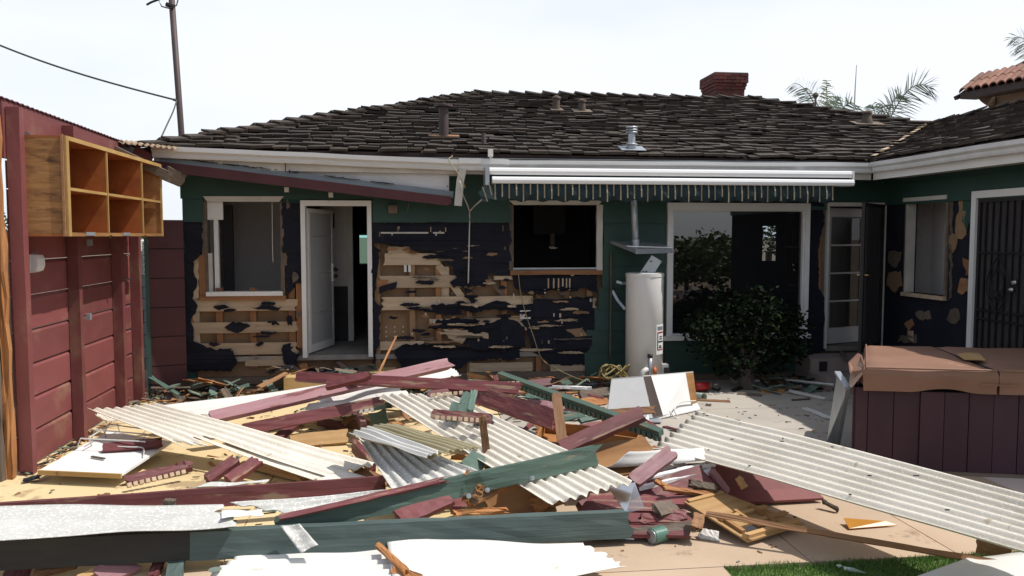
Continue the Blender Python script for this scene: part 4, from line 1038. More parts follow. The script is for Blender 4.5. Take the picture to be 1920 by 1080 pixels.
for (x0,y0,x1,y1) in ((905,350,914,378),(917,344,922,366)): obj('stripe', MB().beam(hl(x0,y0,-.875), hl(x1,y1,-.875), .012, .003, (0,-1,0)), M_stripe, awn, mw=HM)
# cables on the wall
def cable(name, label, pts, r, m, n=6, cat='cable', **k):
    """smooth tube through the points"""
    P_ = [Vector(p) for p in pts]; out = []
    for i in range(len(P_)-1):
        p0 = P_[max(i-1,0)]; p1 = P_[i]; p2 = P_[i+1]; p3 = P_[min(i+2,len(P_)-1)]
        for s in range(5):
            t = s/5; out.append(.5*((2*p1)+(p2-p0)*t+(2*p0-5*p1+4*p2-p3)*t*t+(3*p1-p0-3*p2+p3)*t**3))
    out.append(P_[-1])
    return obj(name, MB().tube(out, r, n), m, None, smooth=True, label=label, cat=cat, **k)
cable('cable', 'white forked cable hanging down the stripped wall beside the kitchen window', [hp(862,340,-.66), hp(868,365,-.5), hp(880,396,-.07), hp(880,440,-.05), hp(878,531,-.05)], .009, M_wire)
cable('cable', 'short white cable branching up from the forked cable to the awning', [hp(880,397,-.09), hp(890,386,-.3), hp(904,374,-.6)], .009, M_wire)
cable('cable', 'tan wire drooping from the kitchen window sill into the rubble', [hp(972,512,-.06), hp(976,548,-.06), hp(985,585,-.06), hp(1000,630,-.12), hp(1018,675,-.3), hp(1060,700,-.8), hp(1098,715,-1.1)], .006, M_tanwire)
cable('cable', 'brown wire looping from the big roof pipe down past the gutter', [hp(823,262,.4), hp(835,280,-.2), hp(848,292,-.55), hp(842,300,-.7), hp(862,330,-.8), hp(872,352,-.7)], .006, M_tanwire)
cable('cable', 'tangled brown wire curl on the shakes below the big roof pipe', [hp(828,275,-.1), hp(838,280,-.2), hp(850,274,-.2), hp(853,284,-.3), hp(836,285,-.3), hp(828,276,-.25)], .005, M_tanwire)
wt = thing('gutter_bracket', 'small white floodlight bracket standing up on the gutter joint', 'light', hp(918, 300, -.6))
obj('lamp_head', MB().box(hl(915,290,-.62).x, hl(924,290,-.62).x, -.66, -.58, hl(919,294,-.62).z, hl(919,280,-.62).z), M_plas, wt, mw=HM); obj('arm', MB().tube([hl(920,294,-.62), hl(918,303,-.6), hl(924,298,-.58)], .012, 6), M_plas, wt, mw=HM)

# ================================================================== mast, cables, antenna, palms, neighbour house
p0, p1 = W(341, 262, 14.2), W(321, -14, 14.2)
mast = thing('service_mast', 'leaning brown metal service mast behind the left roof end', 'mast', p0 - Vector((0,0,.3)))
obj('pole', MB().tube([p0 - Vector((0,0,1.0)), p0, p1], .052, 12), M_pole, mast, smooth=True); obj('collar', MB().tube([W(332,186,14.2), W(331.6,190,14.2)], .066, 12), M_pole, mast)
obj('insulator', MB().tube([W(312,8,14.15), W(326,13,14.15)], .04, 8), M_black, mast); obj('drip_loop', MB().tube([W(320,-10,14.1), W(297,0,14.1), W(303,12,14.1), W(318,16,14.1), W(331,10,14.1), W(334,-2,14.1)], .012, 6), M_cable, mast)
obj('wire_stub', MB().tube([W(275,9,14.1), W(284,4,14.1), W(300,-2,14.1)], .02, 6), M_black, mast)
mb = []
for i in range(15):
    f = i/14; mb.append(W(-300,-60,14.0).lerp(W(331,188,14.1), f) - Vector((0,0,.25*math.sin(f*math.pi))))
cable('overhead_cable', 'long grey overhead cable running left from the leaning mast', mb, .016, M_cable)
cable('overhead_cable', 'short slack cable from the leaning mast down to the roof edge', [W(331,189,14.1), W(325,208,13.6), W(314,232,13), W(302,258,12.4)], .012, M_cable)
obj('whip_antenna', MB().tube([W(1601,215,19), W(1603,175,19), W(1606,122,19)], .022, 6, r1=.008), M_whiteD, None, label='thin upright whip antenna beside the palm fronds', cat='antenna')
def frond(base, tip, rise, m, parent, n=26, ll=.5):
    base = Vector(base); tip = Vector(tip); mb = MB(); pts = []
    side = (tip-base).cross(Vector((0,-1,0))).normalized()
    for i in range(n+1):
        f = i/n; pts.append(base.lerp(tip, f) + Vector((0,0,rise*math.sin(f*math.pi*.8))))
    mb.tube(pts, .02, 5, r1=.006)
    for i in range(3, n+1):
        d = (pts[i]-pts[i-1]).normalized(); f = i/n; L_ = ll*(.5+math.sin(f*math.pi)*.6)*R(.8,1.15)
        for s in (-1, 1):
            e = (d*.75 + side*s*.75 + Vector((R(-.1,.1), R(-.5,.5), -.35*R(.3,1)))).normalized()*L_
            w = side.cross(e).normalized()*.012 + d*.010
            mb.add([pts[i]-w, pts[i]+w, pts[i]+e*.6+w*.7-Vector((0,0,.03)), pts[i]+e-Vector((0,0,.09)), pts[i]+e*.6-w*.7-Vector((0,0,.03))], [(0,1,2,3,4)])
    obj('frond', mb, m, parent)
pb = W(1552, 260, 21); palm = thing('palm_tree', 'palm with a pale upright young frond behind the right roof slope', 'palm tree', (pb.x, pb.y, 0))
obj('trunk', MB().tube([(pb.x,pb.y,-.1), (pb.x,pb.y,pb.z*.5), pb], .14, 10), M_bark, palm)
frond(pb, W(1488,178,20.5), .5, M_palm, palm); frond(pb, W(1512,180,21), .35, M_palm, palm); frond(pb, W(1550,152,21.5), .0, M_palmY, palm, ll=.32); frond(pb, W(1596,205,21), .3, M_palm, palm); frond(pb, W(1570,190,21.5), .2, M_palm, palm, ll=.4)
pb = W(1650, 262, 22); palm = thing('palm_tree', 'palm with one long arching frond right of the whip antenna', 'palm tree', (pb.x, pb.y, 0))
obj('trunk', MB().tube([(pb.x,pb.y,-.1), (pb.x,pb.y,pb.z*.5), pb], .14, 10), M_bark, palm)
frond(pb, W(1746,205,21.5), .9, M_palm, palm, n=34, ll=.62); frond(pb, W(1636,200,22), .1, M_palm, palm, ll=.4); frond(pb, W(1690,200,22), .5, M_palm, palm); frond(pb, W(1655,205,22), .2, M_palm, palm, ll=.35)
pb = W(1950, 122, 26); palm = thing('palm_tree', 'palm frond tips above the tiled roof at the picture edge', 'palm tree', (pb.x, pb.y, 0))
obj('trunk', MB().tube([(pb.x,pb.y,-.1), (pb.x,pb.y,pb.z*.5), pb], .16, 10), M_bark, palm)
for x, y in ((1897,90),(1905,108),(1990,80),(1960,60)): frond(pb, W(x,y,26), .5, M_palm, palm)
sb = thing('pole_finial', 'small dark ball on a thin post among the palm fronds', 'post', W(1529, 215, 18.5))
obj('post', MB().tube([W(1529,225,18.5), W(1529,180,18.5)], .025, 6), M_greywood, sb); obj('ball', MB().lathe([(.001,0),(.05,.02),(.07,.06),(.05,.11),(.001,.13)], 12, W(1529,184,18.5)), M_greywood, sb)
# neighbour house: stucco, brown eaves, terracotta barrel tiles
nb_ = thing('neighbour_house', 'beige stucco neighbour house with terracotta barrel tile roof', 'house', (W(1900,200,20).x, 20, 0))
e0 = W(1800, 186, 20.5); e1 = W(2010, 148, 17.0)
dirE = (e1-e0); upS = Vector((.9, .62, .55)).normalized()
rt0 = W(1795,181,20.5)
obj('wall', MB().prism([W(1858,205,20.9), W(2010,190,17.6), W(2010,150,17.6), W(1858,178,20.9)], (1.2,1.5,0)).prism([Vector((W(1858,205,20.9).x, 20.9, 0)), Vector((W(2010,190,17.6).x, 17.6, 0)), W(2010,190,17.6), W(1858,205,20.9)], (1.2,1.5,0)), M_stucco, nb_)
obj('eaves', MB().prism([e0, e1, e1+Vector((0,0,.16)), e0+Vector((0,0,.16))], (.8,.7,.1)), M_eaves, nb_)
obj('corbel', MB().prism([W(1836,187,20.6), W(1862,205,20.6), W(1866,190,20.6), W(1866,175,20.6), W(1836,180,20.6)], (.3,.4,0)), M_stucco, nb_)
nt = 13
rf = obj('roof', MB().prism([e0+Vector((0,0,.15)), e1+Vector((0,0,.15)), e1+Vector((0,0,.15))+upS*1.3, e0+Vector((0,0,.15))+upS*1.0], (.05,.05,-.04)), M_eaves, nb_)
for r in range(2):
    for i in range(nt):
        b = e0.lerp(e1, (i+.5)/nt) + Vector((0,0,.2+.015*r)) + upS*(r*.5-.08)
        w = dirE.length/nt*.5; mb = MB(); pr = []
        for k in range(7):
            a = math.pi*k/6; pr.append(b + dirE.normalized()*(-w*math.cos(a)) + Vector((-.2,-.25,.95)).normalized()*(w*.75*math.sin(a)))
        pr2 = [q - Vector((0,0,.03)) for q in reversed(pr)]
        obj('roof_tile', mb.prism((pr+pr2), upS*.56), M_tile, rf)
obj('rake_board', MB().beam(W(1792,184,20.6), W(1925,116,20.9), .12, .10), M_eaves, nb_)
# trees behind the viewer (seen only as reflections in the picture window)
for i, (x, y, r, h) in enumerate(((9.6,-4.2,1.3,1.75),(11.4,-5.2,1.4,1.9),(8.0,-5.5,1.2,1.7))):
    t = thing('garden_tree', ('round garden tree reflected at the left of the picture window','tallest garden tree reflected in the picture window','small garden tree reflected low in the picture window')[i], 'tree', (x, y, 0))
    obj('trunk', MB().tube([(x,y,-.1),(x,y,h*.5)], .08, 8), M_bark, t); obj('crown', leafball((x,y,h*.62), r, h*.45, 1500, .22), M_foliage, t)
t = thing('garden_tree', 'sunny tree seen through the far window behind the picture window', 'tree', HM @ Vector((5.5, 12, 0)))
c_ = HM @ Vector((hl(1442,455,12).x, 12, 2.2)); obj('trunk', MB().tube([(c_.x,c_.y,-.1),(c_.x,c_.y,1.5)], .1, 8), M_bark, t); obj('crown', leafball(tuple(c_), .9, .8, 900, .16), M_foliage, t)

# ================================================================== water heater and its surroundings
hc = G(1208, 705, .02); hc = W(1207, 705, 10.05); hc.z = 0
s = 10.05/FPX; hr = 35*s; z1 = W(1207, 513, 10.05).z
heat = thing('water_heater', 'tall beige storage water heater standing by the picture window', 'water heater', hc)
HT = Matrix.Translation(hc)
obj('tank', MB().lathe([(hr,.12),(hr,z1-.02),(hr*.985,z1),(hr*.97,z1+.002)], 48), M_heater, heat, mw=HT, smooth=False)
for p in bpy.data.objects['tank'].data.polygons: p.use_smooth = len(p.vertices) == 4
obj('base', MB().lathe([(hr*.99,0),(hr*.99,.119)], 40), M_heatbase, heat, mw=HT)
obj('top_cap', MB().lathe([(hr+.006,z1-.035),(hr+.006,z1+.006),(hr*.9,z1+.012),(.05,z1+.014)], 40), M_heater, heat, mw=HT)
def ring_plate(name, a0, a1, z0, z1_, m, r):
    mb = MB(); n = 6; vs = []
    for i in range(n+1):
        a = math.radians(a0 + (a1-a0)*i/n); vs += [(r*math.cos(a), r*math.sin(a), z0), (r*math.cos(a), r*math.sin(a), z1_)]
    o = obj(name, mb.add(vs, [(2*i,2*i+2,2*i+3,2*i+1) for i in range(n)]), m, heat, mw=HT); o.modifiers.new('thick','SOLIDIFY').thickness = .002; return o
def hz(py): return W(1230, py, 10.0).z
ring_plate('label_sheet', -60, -22, hz(662), hz(607), M_white, hr+.002); 
ring_plate('label_print', -56, -27, hz(622.5), hz(620), M_inkred, hr+.005); ring_plate('label_print', -56, -27, hz(654), hz(652), M_inkred, hr+.005); ring_plate('label_print', -56, -27, hz(639.5), hz(637), M_ink, hr+.005); ring_plate('label_print', -56, -53, hz(652), hz(622), M_ink, hr+.005)
for y in (628, 632, 645, 648): ring_plate('label_print', R(-50,-46), R(-38,-32), hz(y+2), hz(y), M_ink, hr+.005)
ring_plate('label_print', -56, -28, hz(617), hz(610), M_galv, hr+.004)
vz = hz(690); va = -math.pi*.53
vx, vy_ = (hr)*math.cos(va), (hr)*math.sin(va)
def hpipe(name, pts, r, m): obj(name, MB().tube(pts, r, 10), m, heat, mw=HT, smooth=True)
X = hr*.12
hpipe('drain_pipe', [(X, -hr-.05, vz-.12), (X, -hr-.05, vz+.17)], .028, M_galv); hpipe('pipe_cap', [(X,-hr-.05,vz+.171),(X,-hr-.05,vz+.21)], .033, M_black)
hpipe('elbow', [(X, -hr+.01, vz+.02), (X-.06, -hr-.08, vz+.02), (X-.10,-hr-.09,vz-.0), (X-.10, -hr-.09, vz-.16)], .035, M_plas)
hpipe('hand_wheel', [(X+.05,-hr-.04,vz+.0),(X+.075,-hr-.05,vz+.0)], .05, M_orange)
obj('control_box', MB().box(hr-.02, hr+.06, -.10, .02, .14, .34), M_plas, heat, mw=HT); obj('control_knob', MB().box(hr+.0, hr+.07, -.12, -.10, .18, .30), M_ink, heat, mw=HT)
# hood sheet over the tank, flue, bent metal box, straps, rod
fl = thing('flue_pipe', 'leaning galvanised flue pipe hanging under the awning above the heater', 'pipe', hp(1190, 375, -.45))
obj('pipe', MB().tube([hp(1188,370,-.45), hp(1192,455,-.40)], .042, 16), M_galv, fl, smooth=True); obj('collar', MB().tube([hp(1191.6,449,-.40), hp(1192.4,461,-.40)], .049, 16), M_galv, fl)
hd = thing('metal_hood', 'tilted grey sheet-metal hood resting on the flue above the tank', 'hood', hp(1200, 465, -.4))
q = [hp(1144,452,-.05), hp(1192,468,-.75), hp(1262,466,-.55), hp(1232,455,-.03)]
obj('top', MB().prism(q, (0,0,.006)), M_galv, hd); obj('lip', MB().prism([q[1], q[2], q[2]-Vector((0,0,.055)), q[1]-Vector((0,0,.055))], (0,.006,0)), M_galv, hd); obj('lip', MB().prism([q[0], q[1], q[1]-Vector((0,0,.05)), q[0]-Vector((0,0,.03))], (.004,.004,0)), M_galv, hd)
bx_ = thing('bent_metal_box', 'open galvanised sheet box tipped on top of the water heater', 'metal box', HT.translation + Vector((.03,0,z1)))
c0_ = W(1199,513,9.95); c1_ = W(1222,479,9.95); c2_ = W(1240,490,9.95); c3_ = W(1226,513,9.95)
obj('face', MB().prism([c0_,c1_,c2_,c3_][::-1], (0,.004,0)), M_galv, bx_); obj('side', MB().prism([c1_,c2_,c2_+Vector((0,.2,0)),c1_+Vector((0,.2,0))], (0,0,.004)), M_galv, bx_); obj('side', MB().prism([c2_,c3_,c3_+Vector((0,.2,0)),c2_+Vector((0,.2,0))], (.004,0,0)), M_galv, bx_)
for x, y in ((1221,490),(1206,509),(1212,509)): obj('hole', MB().box(W(x,y,9.94).x-.012, W(x,y,9.94).x+.012, 9.944, 9.949, W(x,y,9.94).z-.007, W(x,y,9.94).z+.007), M_black, bx_)
rod = cable('iron_rod', 'thin upright iron pipe against the green siding left of the heater', [hp(1146,474,-.08), hp(1145.5,560,-.08), hp(1144,675,-.10)], .014, M_greywood, cat='pipe')
for i, pts in enumerate(([hp(1148,545,-.06), hp(1158,563,-.1), hp(1172,580,-.2)], [hp(1156,528,-.06), hp(1166,531,-.1), hp(1176,531,-.2)])):
    o = MB(); 
    for a, b in zip(pts, pts[1:]): o.beam(a, b, .035, .004, (0,-1,0))
    obj('metal_strap', o, M_galv, None, label=('curved perforated metal strap holding the heater to the wall', 'short upper metal strap behind the water heater')[i], cat='strap')
hose = []
for i in range(26): hose.append(hp(1142+22*math.sin(i*1.1)+i*.7, 697+13*math.cos(i*1.7)+R(-3,3), -1.0+.15*math.sin(i)))
cable('garden_hose', 'tangled yellow hose heaped beside the foot of the water heater', hose, .012, M_hose, cat='hose')

# ================================================================== shrub by the picture window
sc = hp(1402, 712, -.65); sc.z = 0
shr = thing('shrub', 'dark bushy shrub with pale trunk in front of the picture window', 'shrub', sc)
obj('trunk', MB().tube([sc + Vector((.02,0,0)), sc + Vector((-.02,0,.12)), sc + Vector((0,.02,.26)), sc + Vector((.05,0,.42))], .11, 10, r1=.07), M_bark, shr)
for dx, dz in ((-.34,.30),(.26,.34),(.1,.5),(-.12,.5)): obj('limb', MB().tube([sc + Vector((0,0,.2)), sc + Vector((dx*.5,-.02,.26+dz*.3)), sc + Vector((dx,0,.28+dz))], .05, 8, r1=.025), M_bark, shr)
cr = MB(); cr2 = MB()
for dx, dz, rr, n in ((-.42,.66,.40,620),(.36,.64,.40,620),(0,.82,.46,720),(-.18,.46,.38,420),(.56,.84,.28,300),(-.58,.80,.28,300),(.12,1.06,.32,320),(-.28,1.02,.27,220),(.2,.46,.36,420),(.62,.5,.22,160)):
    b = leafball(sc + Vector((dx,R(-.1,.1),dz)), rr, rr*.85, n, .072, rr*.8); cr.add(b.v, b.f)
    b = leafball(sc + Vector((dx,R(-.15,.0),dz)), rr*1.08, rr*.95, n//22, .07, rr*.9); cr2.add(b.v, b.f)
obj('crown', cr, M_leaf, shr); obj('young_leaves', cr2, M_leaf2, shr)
# steps
st = thing('door_step', 'ochre concrete doorstep below the open screen door', 'step', hp(620, 715, -.35))
s0 = hl(532, 722, -.62); s1 = hl(740, 722, -.62)
obj('block', MB().box(s0.x, s1.x, -.62, -.005, 0, FLOORZ-.17), M_step, st, mw=HM)
obj('doormat', MB().box(hl(570,700,-.55).x, hl(668,700,-.55).x, -.56, -.10, FLOORZ-.168, FLOORZ-.150), M_mat, None, mw=HM, label='black rubber doormat on the ochre doorstep', cat='doormat')
st = thing('rear_steps', 'two pinkish concrete steps below the glazed door', 'steps', hp(1570, 720, -.4))
a = hl(1512, 700, -.35).x
obj('step', MB().box(a, UW-.01, -.45, -.005, 0, .34), M_stepG, st, mw=HM); obj('step', MB().box(a-.03, UW-.01, -.92, -.451, 0, .17), M_stepG, st, mw=HM)

# ================================================================== hot tub
t0 = G(1600, 882, 0); TX = Vector((1,-.16,0)).normalized(); TY = Vector((.16,1,0)).normalized(); TK = .27     # the left side is splayed
TM = Matrix((TX, TY, Vector((0,0,1)))).transposed().to_4x4(); TM.translation = t0
tub = thing('hot_tub', 'square hot tub with maroon board cabinet', 'hot tub', TM)
TW, TD, TH = 2.15, 1.35, .70
obj('shell', MB().prism([(.02,.022,.02),(TW-.02,.022,.02),(TW-.02,TD-.02,.02),(.02+TK*TD,TD-.02,.02)], (0,0,TH-.04)), M_dark, tub)
xs = [0,.10,.30,.50]
while xs[-1] < TW-.1: xs.append(xs[-1]+.185)
for a, b in zip(xs, xs[1:]):
    y = R(-.006,.004) - (.012 if a > .45 else 0); obj('cabinet_board', MB().prism([(a+.003,y,.03),(b-.003,y,.03),(b-.003,y,TH-(.02 if a>.45 else .0)),(a+.003,y,TH-(.02 if a>.45 else .0))][::-1], (0,.02,0)), M_tub, tub)
for i in range(8): obj('cabinet_board', MB().prism([(TK*y-.02+(.021 if k in (1,2) else 0), y, .03) for k, y in enumerate((.022+i*TD/8, .022+i*TD/8, (i+1)*TD/8+.01, (i+1)*TD/8+.01))][::-1], (0,0,TH-.03)), M_tub, tub)
obj('plinth', MB().prism([(-.01,-.025,0),(TW+.01,-.025,0),(TW+.01,TD,0),(TK*TD,TD,0)], (0,0,.029)), M_greywood, tub)
cov = thing('tub_cover', 'worn tan vinyl hot tub cover folded in two halves on the tub', 'cover', TM @ Matrix.Translation((0,0,TH)))
def cover_half(x0, x1, lab):
    bm = bmesh.new(); nx, ny = 16, 12; z0, z1c = TH+.08, TH+.185; grid = []
    for j in range(ny+1):
        row = []
        for i in range(nx+1):
            y = -.07 + (TD+.12)*j/ny; xl = x0 + (TK*y if x0 < .5 else 0); x = xl + (x1-xl)*i/nx
            z = z1c + .012*noise.noise(Vector((x*3,y*3,.3))) - (.02 if i in (0,nx) or j in (0,ny) else 0)
            row.append(bm.verts.new((x,y,z)))
        grid.append(row)
    for j in range(ny):
        for i in range(nx): bm.faces.new((grid[j][i],grid[j][i+1],grid[j+1][i+1],grid[j+1][i]))
    per = [(0,i) for i in range(nx+1)] + [(j,nx) for j in range(1,ny+1)] + [(ny,i) for i in range(nx-1,-1,-1)] + [(j,0) for j in range(ny-1,0,-1)]
    prev = [grid[j][i] for j, i in per]; cx, cy = (x0+x1)/2, TD/2
    for lvl, (zz, ex) in enumerate(((z1c-.055,.010),(z0,.006),(z0-.045,.0),(z0-.095,-.004))):
        cur = []
        for k, (j, i) in enumerate(per):
            v = grid[j][i].co; w = .012*noise.noise(Vector((v.x*5,v.y*5,lvl*.7)))
            dx = (ex+w) * (1 if i == nx else -1 if i == 0 else 0); dy = (ex+w) * (1 if j == ny else -1 if j == 0 else 0)
            sag = .05*max(0,noise.noise(Vector((v.x*2.2,v.y*2,4)))) if lvl == 3 else 0
            cur.append(bm.verts.new((v.x+dx, v.y+dy, zz+sag)))
        m = len(per)
        for k in range(m): bm.faces.new((prev[k], cur[k], cur[(k+1)%m], prev[(k+1)%m]))
        prev = cur
    bmesh.ops.recalc_face_normals(bm, faces=bm.faces[:])
    me = bpy.data.meshes.new('cover_half'); bm.to_mesh(me); bm.free(); me.materials.append(M_vinyl)
    for p in me.polygons: p.use_smooth = True
    o = link('cover_half', me, cov, TM, label=lab); md = o.modifiers.new('edges','EDGE_SPLIT'); md.split_angle = rad(50); return o
xm = 1.06
obj('piping', MB().tube([(.075+TK*(TD+.0),TD+.03,TH+.176),(.062,-.072,TH+.176),(xm-.02,-.076,TH+.178)], .008, 6), M_vinyl, cov, mw=TM); obj('piping', MB().tube([(xm+.02,-.076,TH+.178),(TW+.04,-.076,TH+.178)], .008, 6), M_vinyl, cov, mw=TM)
cover_half(.06, xm-.012, 'sunlit half of the tub cover'); cover_half(xm+.012, TW+.05, None)
obj('seam_flap', MB().box(xm-.010, xm+.010, -.04, TD, TH+.16, TH+.17), M_ink, cov, mw=TM)
obj('strap', MB().box(xm-.14, xm+.16, -.093, -.088, TH+.06, TH+.068), M_vinyl, cov, mw=TM)
obj('torn_lining', MB().prism([(-.05,-.03,TH+.0),(-.01,.18,TH+.0),(.06,.42,TH+.05),(.13,.42,TH+.15),(.055,.0,TH+.13)], (.02,0,.01)), M_vinylpale, cov, mw=TM)
obj('torn_flap', MB().prism([(.26,1.0,TH+.14),(.06,.5,TH+.13),(.0,.2,TH+.09),(.055,-.06,TH+.02),(.065,-.02,TH+.15),(.16,.5,TH+.19)], (.012,0,.006)), M_vinyl, cov, mw=TM)
q0 = G(1795,667,TH+.19); obj('cardboard_scrap', MB().prism([G(1793,665,TH+.2), G(1808,675,TH+.2), G(1848,676,TH+.2), G(1836,664,TH+.21), G(1815,662,TH+.22)], (0,0,.006)), M_card, None, label='torn cardboard scrap on the tan tub cover', cat='cardboard')
# metal sheet leaning on the tub
sl = thing('leaning_sheet', 'bent galvanised metal sheet leaning on the left side of the hot tub', 'metal sheet', G(1555, 835, 0))
q = [G(1549,832,.0), G(1571,835,.0), TM @ Vector((-.02,.16,.66)), TM @ Vector((-.03,.5,.74))]
obj('sheet', MB().prism(q, (.006,0,.002)), M_galv, sl); obj('lip', MB().beam(q[1], q[2], .035, .02), M_galv, sl); obj('lip', MB().beam(q[2], q[3], .05, .02), M_galv, sl)
# ================================================================== RUBBLE: corrugated sheets
def sheet(name, label, c00, c10, c11, c01, waves, m, amp=.016, nu=40, j0=0.0, j1=0.0, keep=None, fold=None, group=None, seed=1, smoothen=True, jv=0.0, thick=.004):
    """corrugated sheet; u runs along the ridges (c00 -> c10), v across them; j0 / j1 = depth of the torn ends"""
    rs = random.Random(seed)
    c00, c10, c11, c01 = (Vector(c) for c in (c00, c10, c11, c01))
    if (c10-c00).cross(c01-c00).z < 0: pass
    N = (c10-c00).cross(c01-c00).normalized()
    if N.z < 0: N = -N
    nv = waves*8; bm = bmesh.new(); grid = {}
    t0 = [rs.random() for _ in range(nv+1)]; t1 = [rs.random() for _ in range(nv+1)]
    for k in range(3): 
        t0 = [(t0[max(i-1,0)]+t0[i]*1.6+t0[min(i+1,nv)])/3.6 for i in range(nv+1)]; t1 = [(t1[max(i-1,0)]+t1[i]*1.6+t1[min(i+1,nv)])/3.6 for i in range(nv+1)]
    L = (c10-c00).length
    for j in range(nv+1):
        v = j/nv
        for i in range(nu+1):
            u = i/nu
            ua = u
            a0 = j0/L*t0[j]; a1 = j1/L*t1[j]
            ua = a0 + u*(1-a0-a1)
            vv = v + jv*(noise.noise(Vector((u*6, seed*1.7, 0 if v < .5 else 5))) if v in (0,1) else 0)
            p = c00.lerp(c10, ua).lerp(c01.lerp(c11, ua), vv)
            p = p + N*(amp*math.cos(v*waves*2*math.pi) + .020*noise.noise(Vector((u*2.6, v*1.6, seed*.37))))
            if fold: p = p + N*fold(u, v)
            grid[i, j] = bm.verts.new(p)
    for j in range(nv):
        for i in range(nu):
            if keep and not keep((i+.5)/nu, (j+.5)/nv): continue
            bm.faces.new((grid[i,j], grid[i+1,j], grid[i+1,j+1], grid[i,j+1]))
    bmesh.ops.delete(bm, geom=[v for v in bm.verts if not v.link_faces], context='VERTS')
    bmesh.ops.recalc_face_normals(bm, faces=bm.faces[:])
    me = bpy.data.meshes.new(name); bm.to_mesh(me); bm.free(); me.materials.append(m)
    for p in me.polygons: p.use_smooth = True
    o = link(name, me, None, None, label, 'roofing sheet', group); md = o.modifiers.new('thick','SOLIDIFY'); md.thickness = thick; md.offset = 0
    return o
CS = 'corrugated_sheet'
GS = 'corrugated sheets thrown on the rubble'
sheet(CS, 'long pale corrugated sheet sloping from the rubble out past the hot tub', G(1222,838,.30), G(1990,1056,.40), G(1990,950,.50), G(1300,770,.44), 8, M_sheet, amp=.014, nu=50, j0=.07, group=GS, seed=3)
SH1 = [G(1222,838,.30), G(1990,1056,.40), G(1990,950,.50), G(1300,770,.44)]
for u, v in ((.05,.95),(.07,.92),(.22,.55),(.36,.86),(.36,.78),(.5,.95),(.6,.1),(.33,.12),(.62,.55),(.8,.3),(.72,.8),(.18,.2)):
    p = SH1[0].lerp(SH1[1],u).lerp(SH1[3].lerp(SH1[2],u),v) + Vector((0,0,.018)); obj('nail_hole', MB().beam(p-Vector((R(.004,.02),0,0)), p+Vector((R(.004,.02),0,0)), .008, .006), M_ink, bpy.data.objects[CS])
sheet(CS, 'cream corrugated sheet with torn notch lying against the maroon wall', G(163,767,.36), G(528,914,.12), G(708,872,.14), G(287,756,.40), 7, M_sheet, amp=.013, j0=.02, j1=.05, group=GS, seed=4, nu=60,
      keep=lambda u, v: not (v < .40 - .06*math.sin(v*40) and u > .52 + .05*math.sin(v*60)) )
sheet(CS, 'smooth curled strip of cream sheet running on from the torn notch', G(412,832,.20), G(600,905,.10), G(690,897,.14), G(425,812,.23), 1, M_sheet, amp=.010, j1=.04, j0=.05, group=GS, seed=5)
sheet(CS, 'bright white sheet lying under the long pale red plank', G(400,785,.22), G(868,704,.42), G(850,691,.46), G(270,768,.26), 4, M_sheetW, amp=.012, j0=.1, j1=.04, group=GS, seed=6)
sheet(CS, 'ragged folded white sheet between the crossed red planks', G(548,778,.25), G(790,742,.36), G(742,716,.42), G(640,722,.40), 4, M_sheetW, amp=.02, j0=.15, j1=.2, group=GS, seed=7)
sheet(CS, 'central corrugated sheet sloping under the green splintered beam', G(703,742,.46), G(1033,950,.24), G(1192,908,.32), G(838,738,.52), 8, M_sheet, amp=.014, nu=50, j0=.03, j1=.07, group=GS, seed=8)
sheet(CS, 'grey-white corrugated sheet with its ridges pointing at the green beam', G(672,822,.34), G(740,926,.24), G(900,886,.28), G(806,850,.40), 7, M_sheetG, amp=.015, j1=.03, group=GS, seed=9)
sheet(CS, 'yellowed translucent corrugated sheet folded over the grey-white one', G(655,815,.40), G(806,862,.40), G(902,842,.42), G(735,796,.46), 7, M_sheetY, amp=.012, j0=.03, j1=.03, group=GS, seed=10, fold=lambda u, v: .03*math.sin(v*3))
sheet(CS, 'white cracked edge strip on the yellowed sheet', G(654,814,.42), G(800,860,.43), G(830,850,.44), G(690,800,.47), 3, M_sheetW, amp=.012, j1=.06, group=GS, seed=11)
sheet(CS, 'speckled grey fibreglass sheet lying along the dark green beam', G(-60,1021,.275), G(490,985,.265), G(440,946,.27), G(-60,953,.30), 2, M_sheetG, amp=.006, nu=44, j1=.26, group=GS, seed=12)
sheet(CS, 'torn white tongue of fibreglass poking past the dark green beam', G(415,975,.285), G(497,966,.262), G(493,957,.262), G(415,960,.285), 1, M_sheetW, amp=.005, j1=.02, group=GS, seed=13)
sheet(CS, 'narrow white sheet strip between the red beam and the green beam', G(560,966,.22), G(695,938,.24), G(742,921,.27), G(430,945,.26), 3, M_sheetG, amp=.010, j1=.05, group=GS, seed=14)
sheet(CS, 'thin pale strip on top of the long red beam', G(340,915,.20), G(500,906,.2), G(505,903,.2), G(385,906,.2), 1, M_sheetG, amp=.004, j0=.1, group=GS, seed=15)
sw = sheet(CS, 'bright white corrugated sheet with a grey oval stamp in front of the beam', G(330,1110,.07), G(775,1110,.06), G(732,1026,.07), G(455,1040,.06), 8, M_sheetW, amp=.010, j0=.02, j1=.03, group=GS, seed=16)
sheet(CS, 'largest bright white sheet lying in front of the dark green beam', G(745,1140,.10), G(1190,1064,.08), G(1110,1022,.08), G(725,1012,.11), 7, M_sheetW, amp=.008, j1=.13, group=GS, seed=17)
sheet(CS, 'flat white panel at the edge of the lawn, cut by the frame', G(1690,1090,.10), G(2000,1140,.12), G(2000,1030,.14), G(1812,1046,.12), 1, M_sheetW, amp=.002, group=GS, seed=18)
sheet(CS, 'small corrugated offcut below the cream sheet at the maroon wall', G(178,778,.20), G(200,792,.14), G(222,788,.14), G(200,772,.2), 5, M_sheet, amp=.010, group=GS, seed=19)
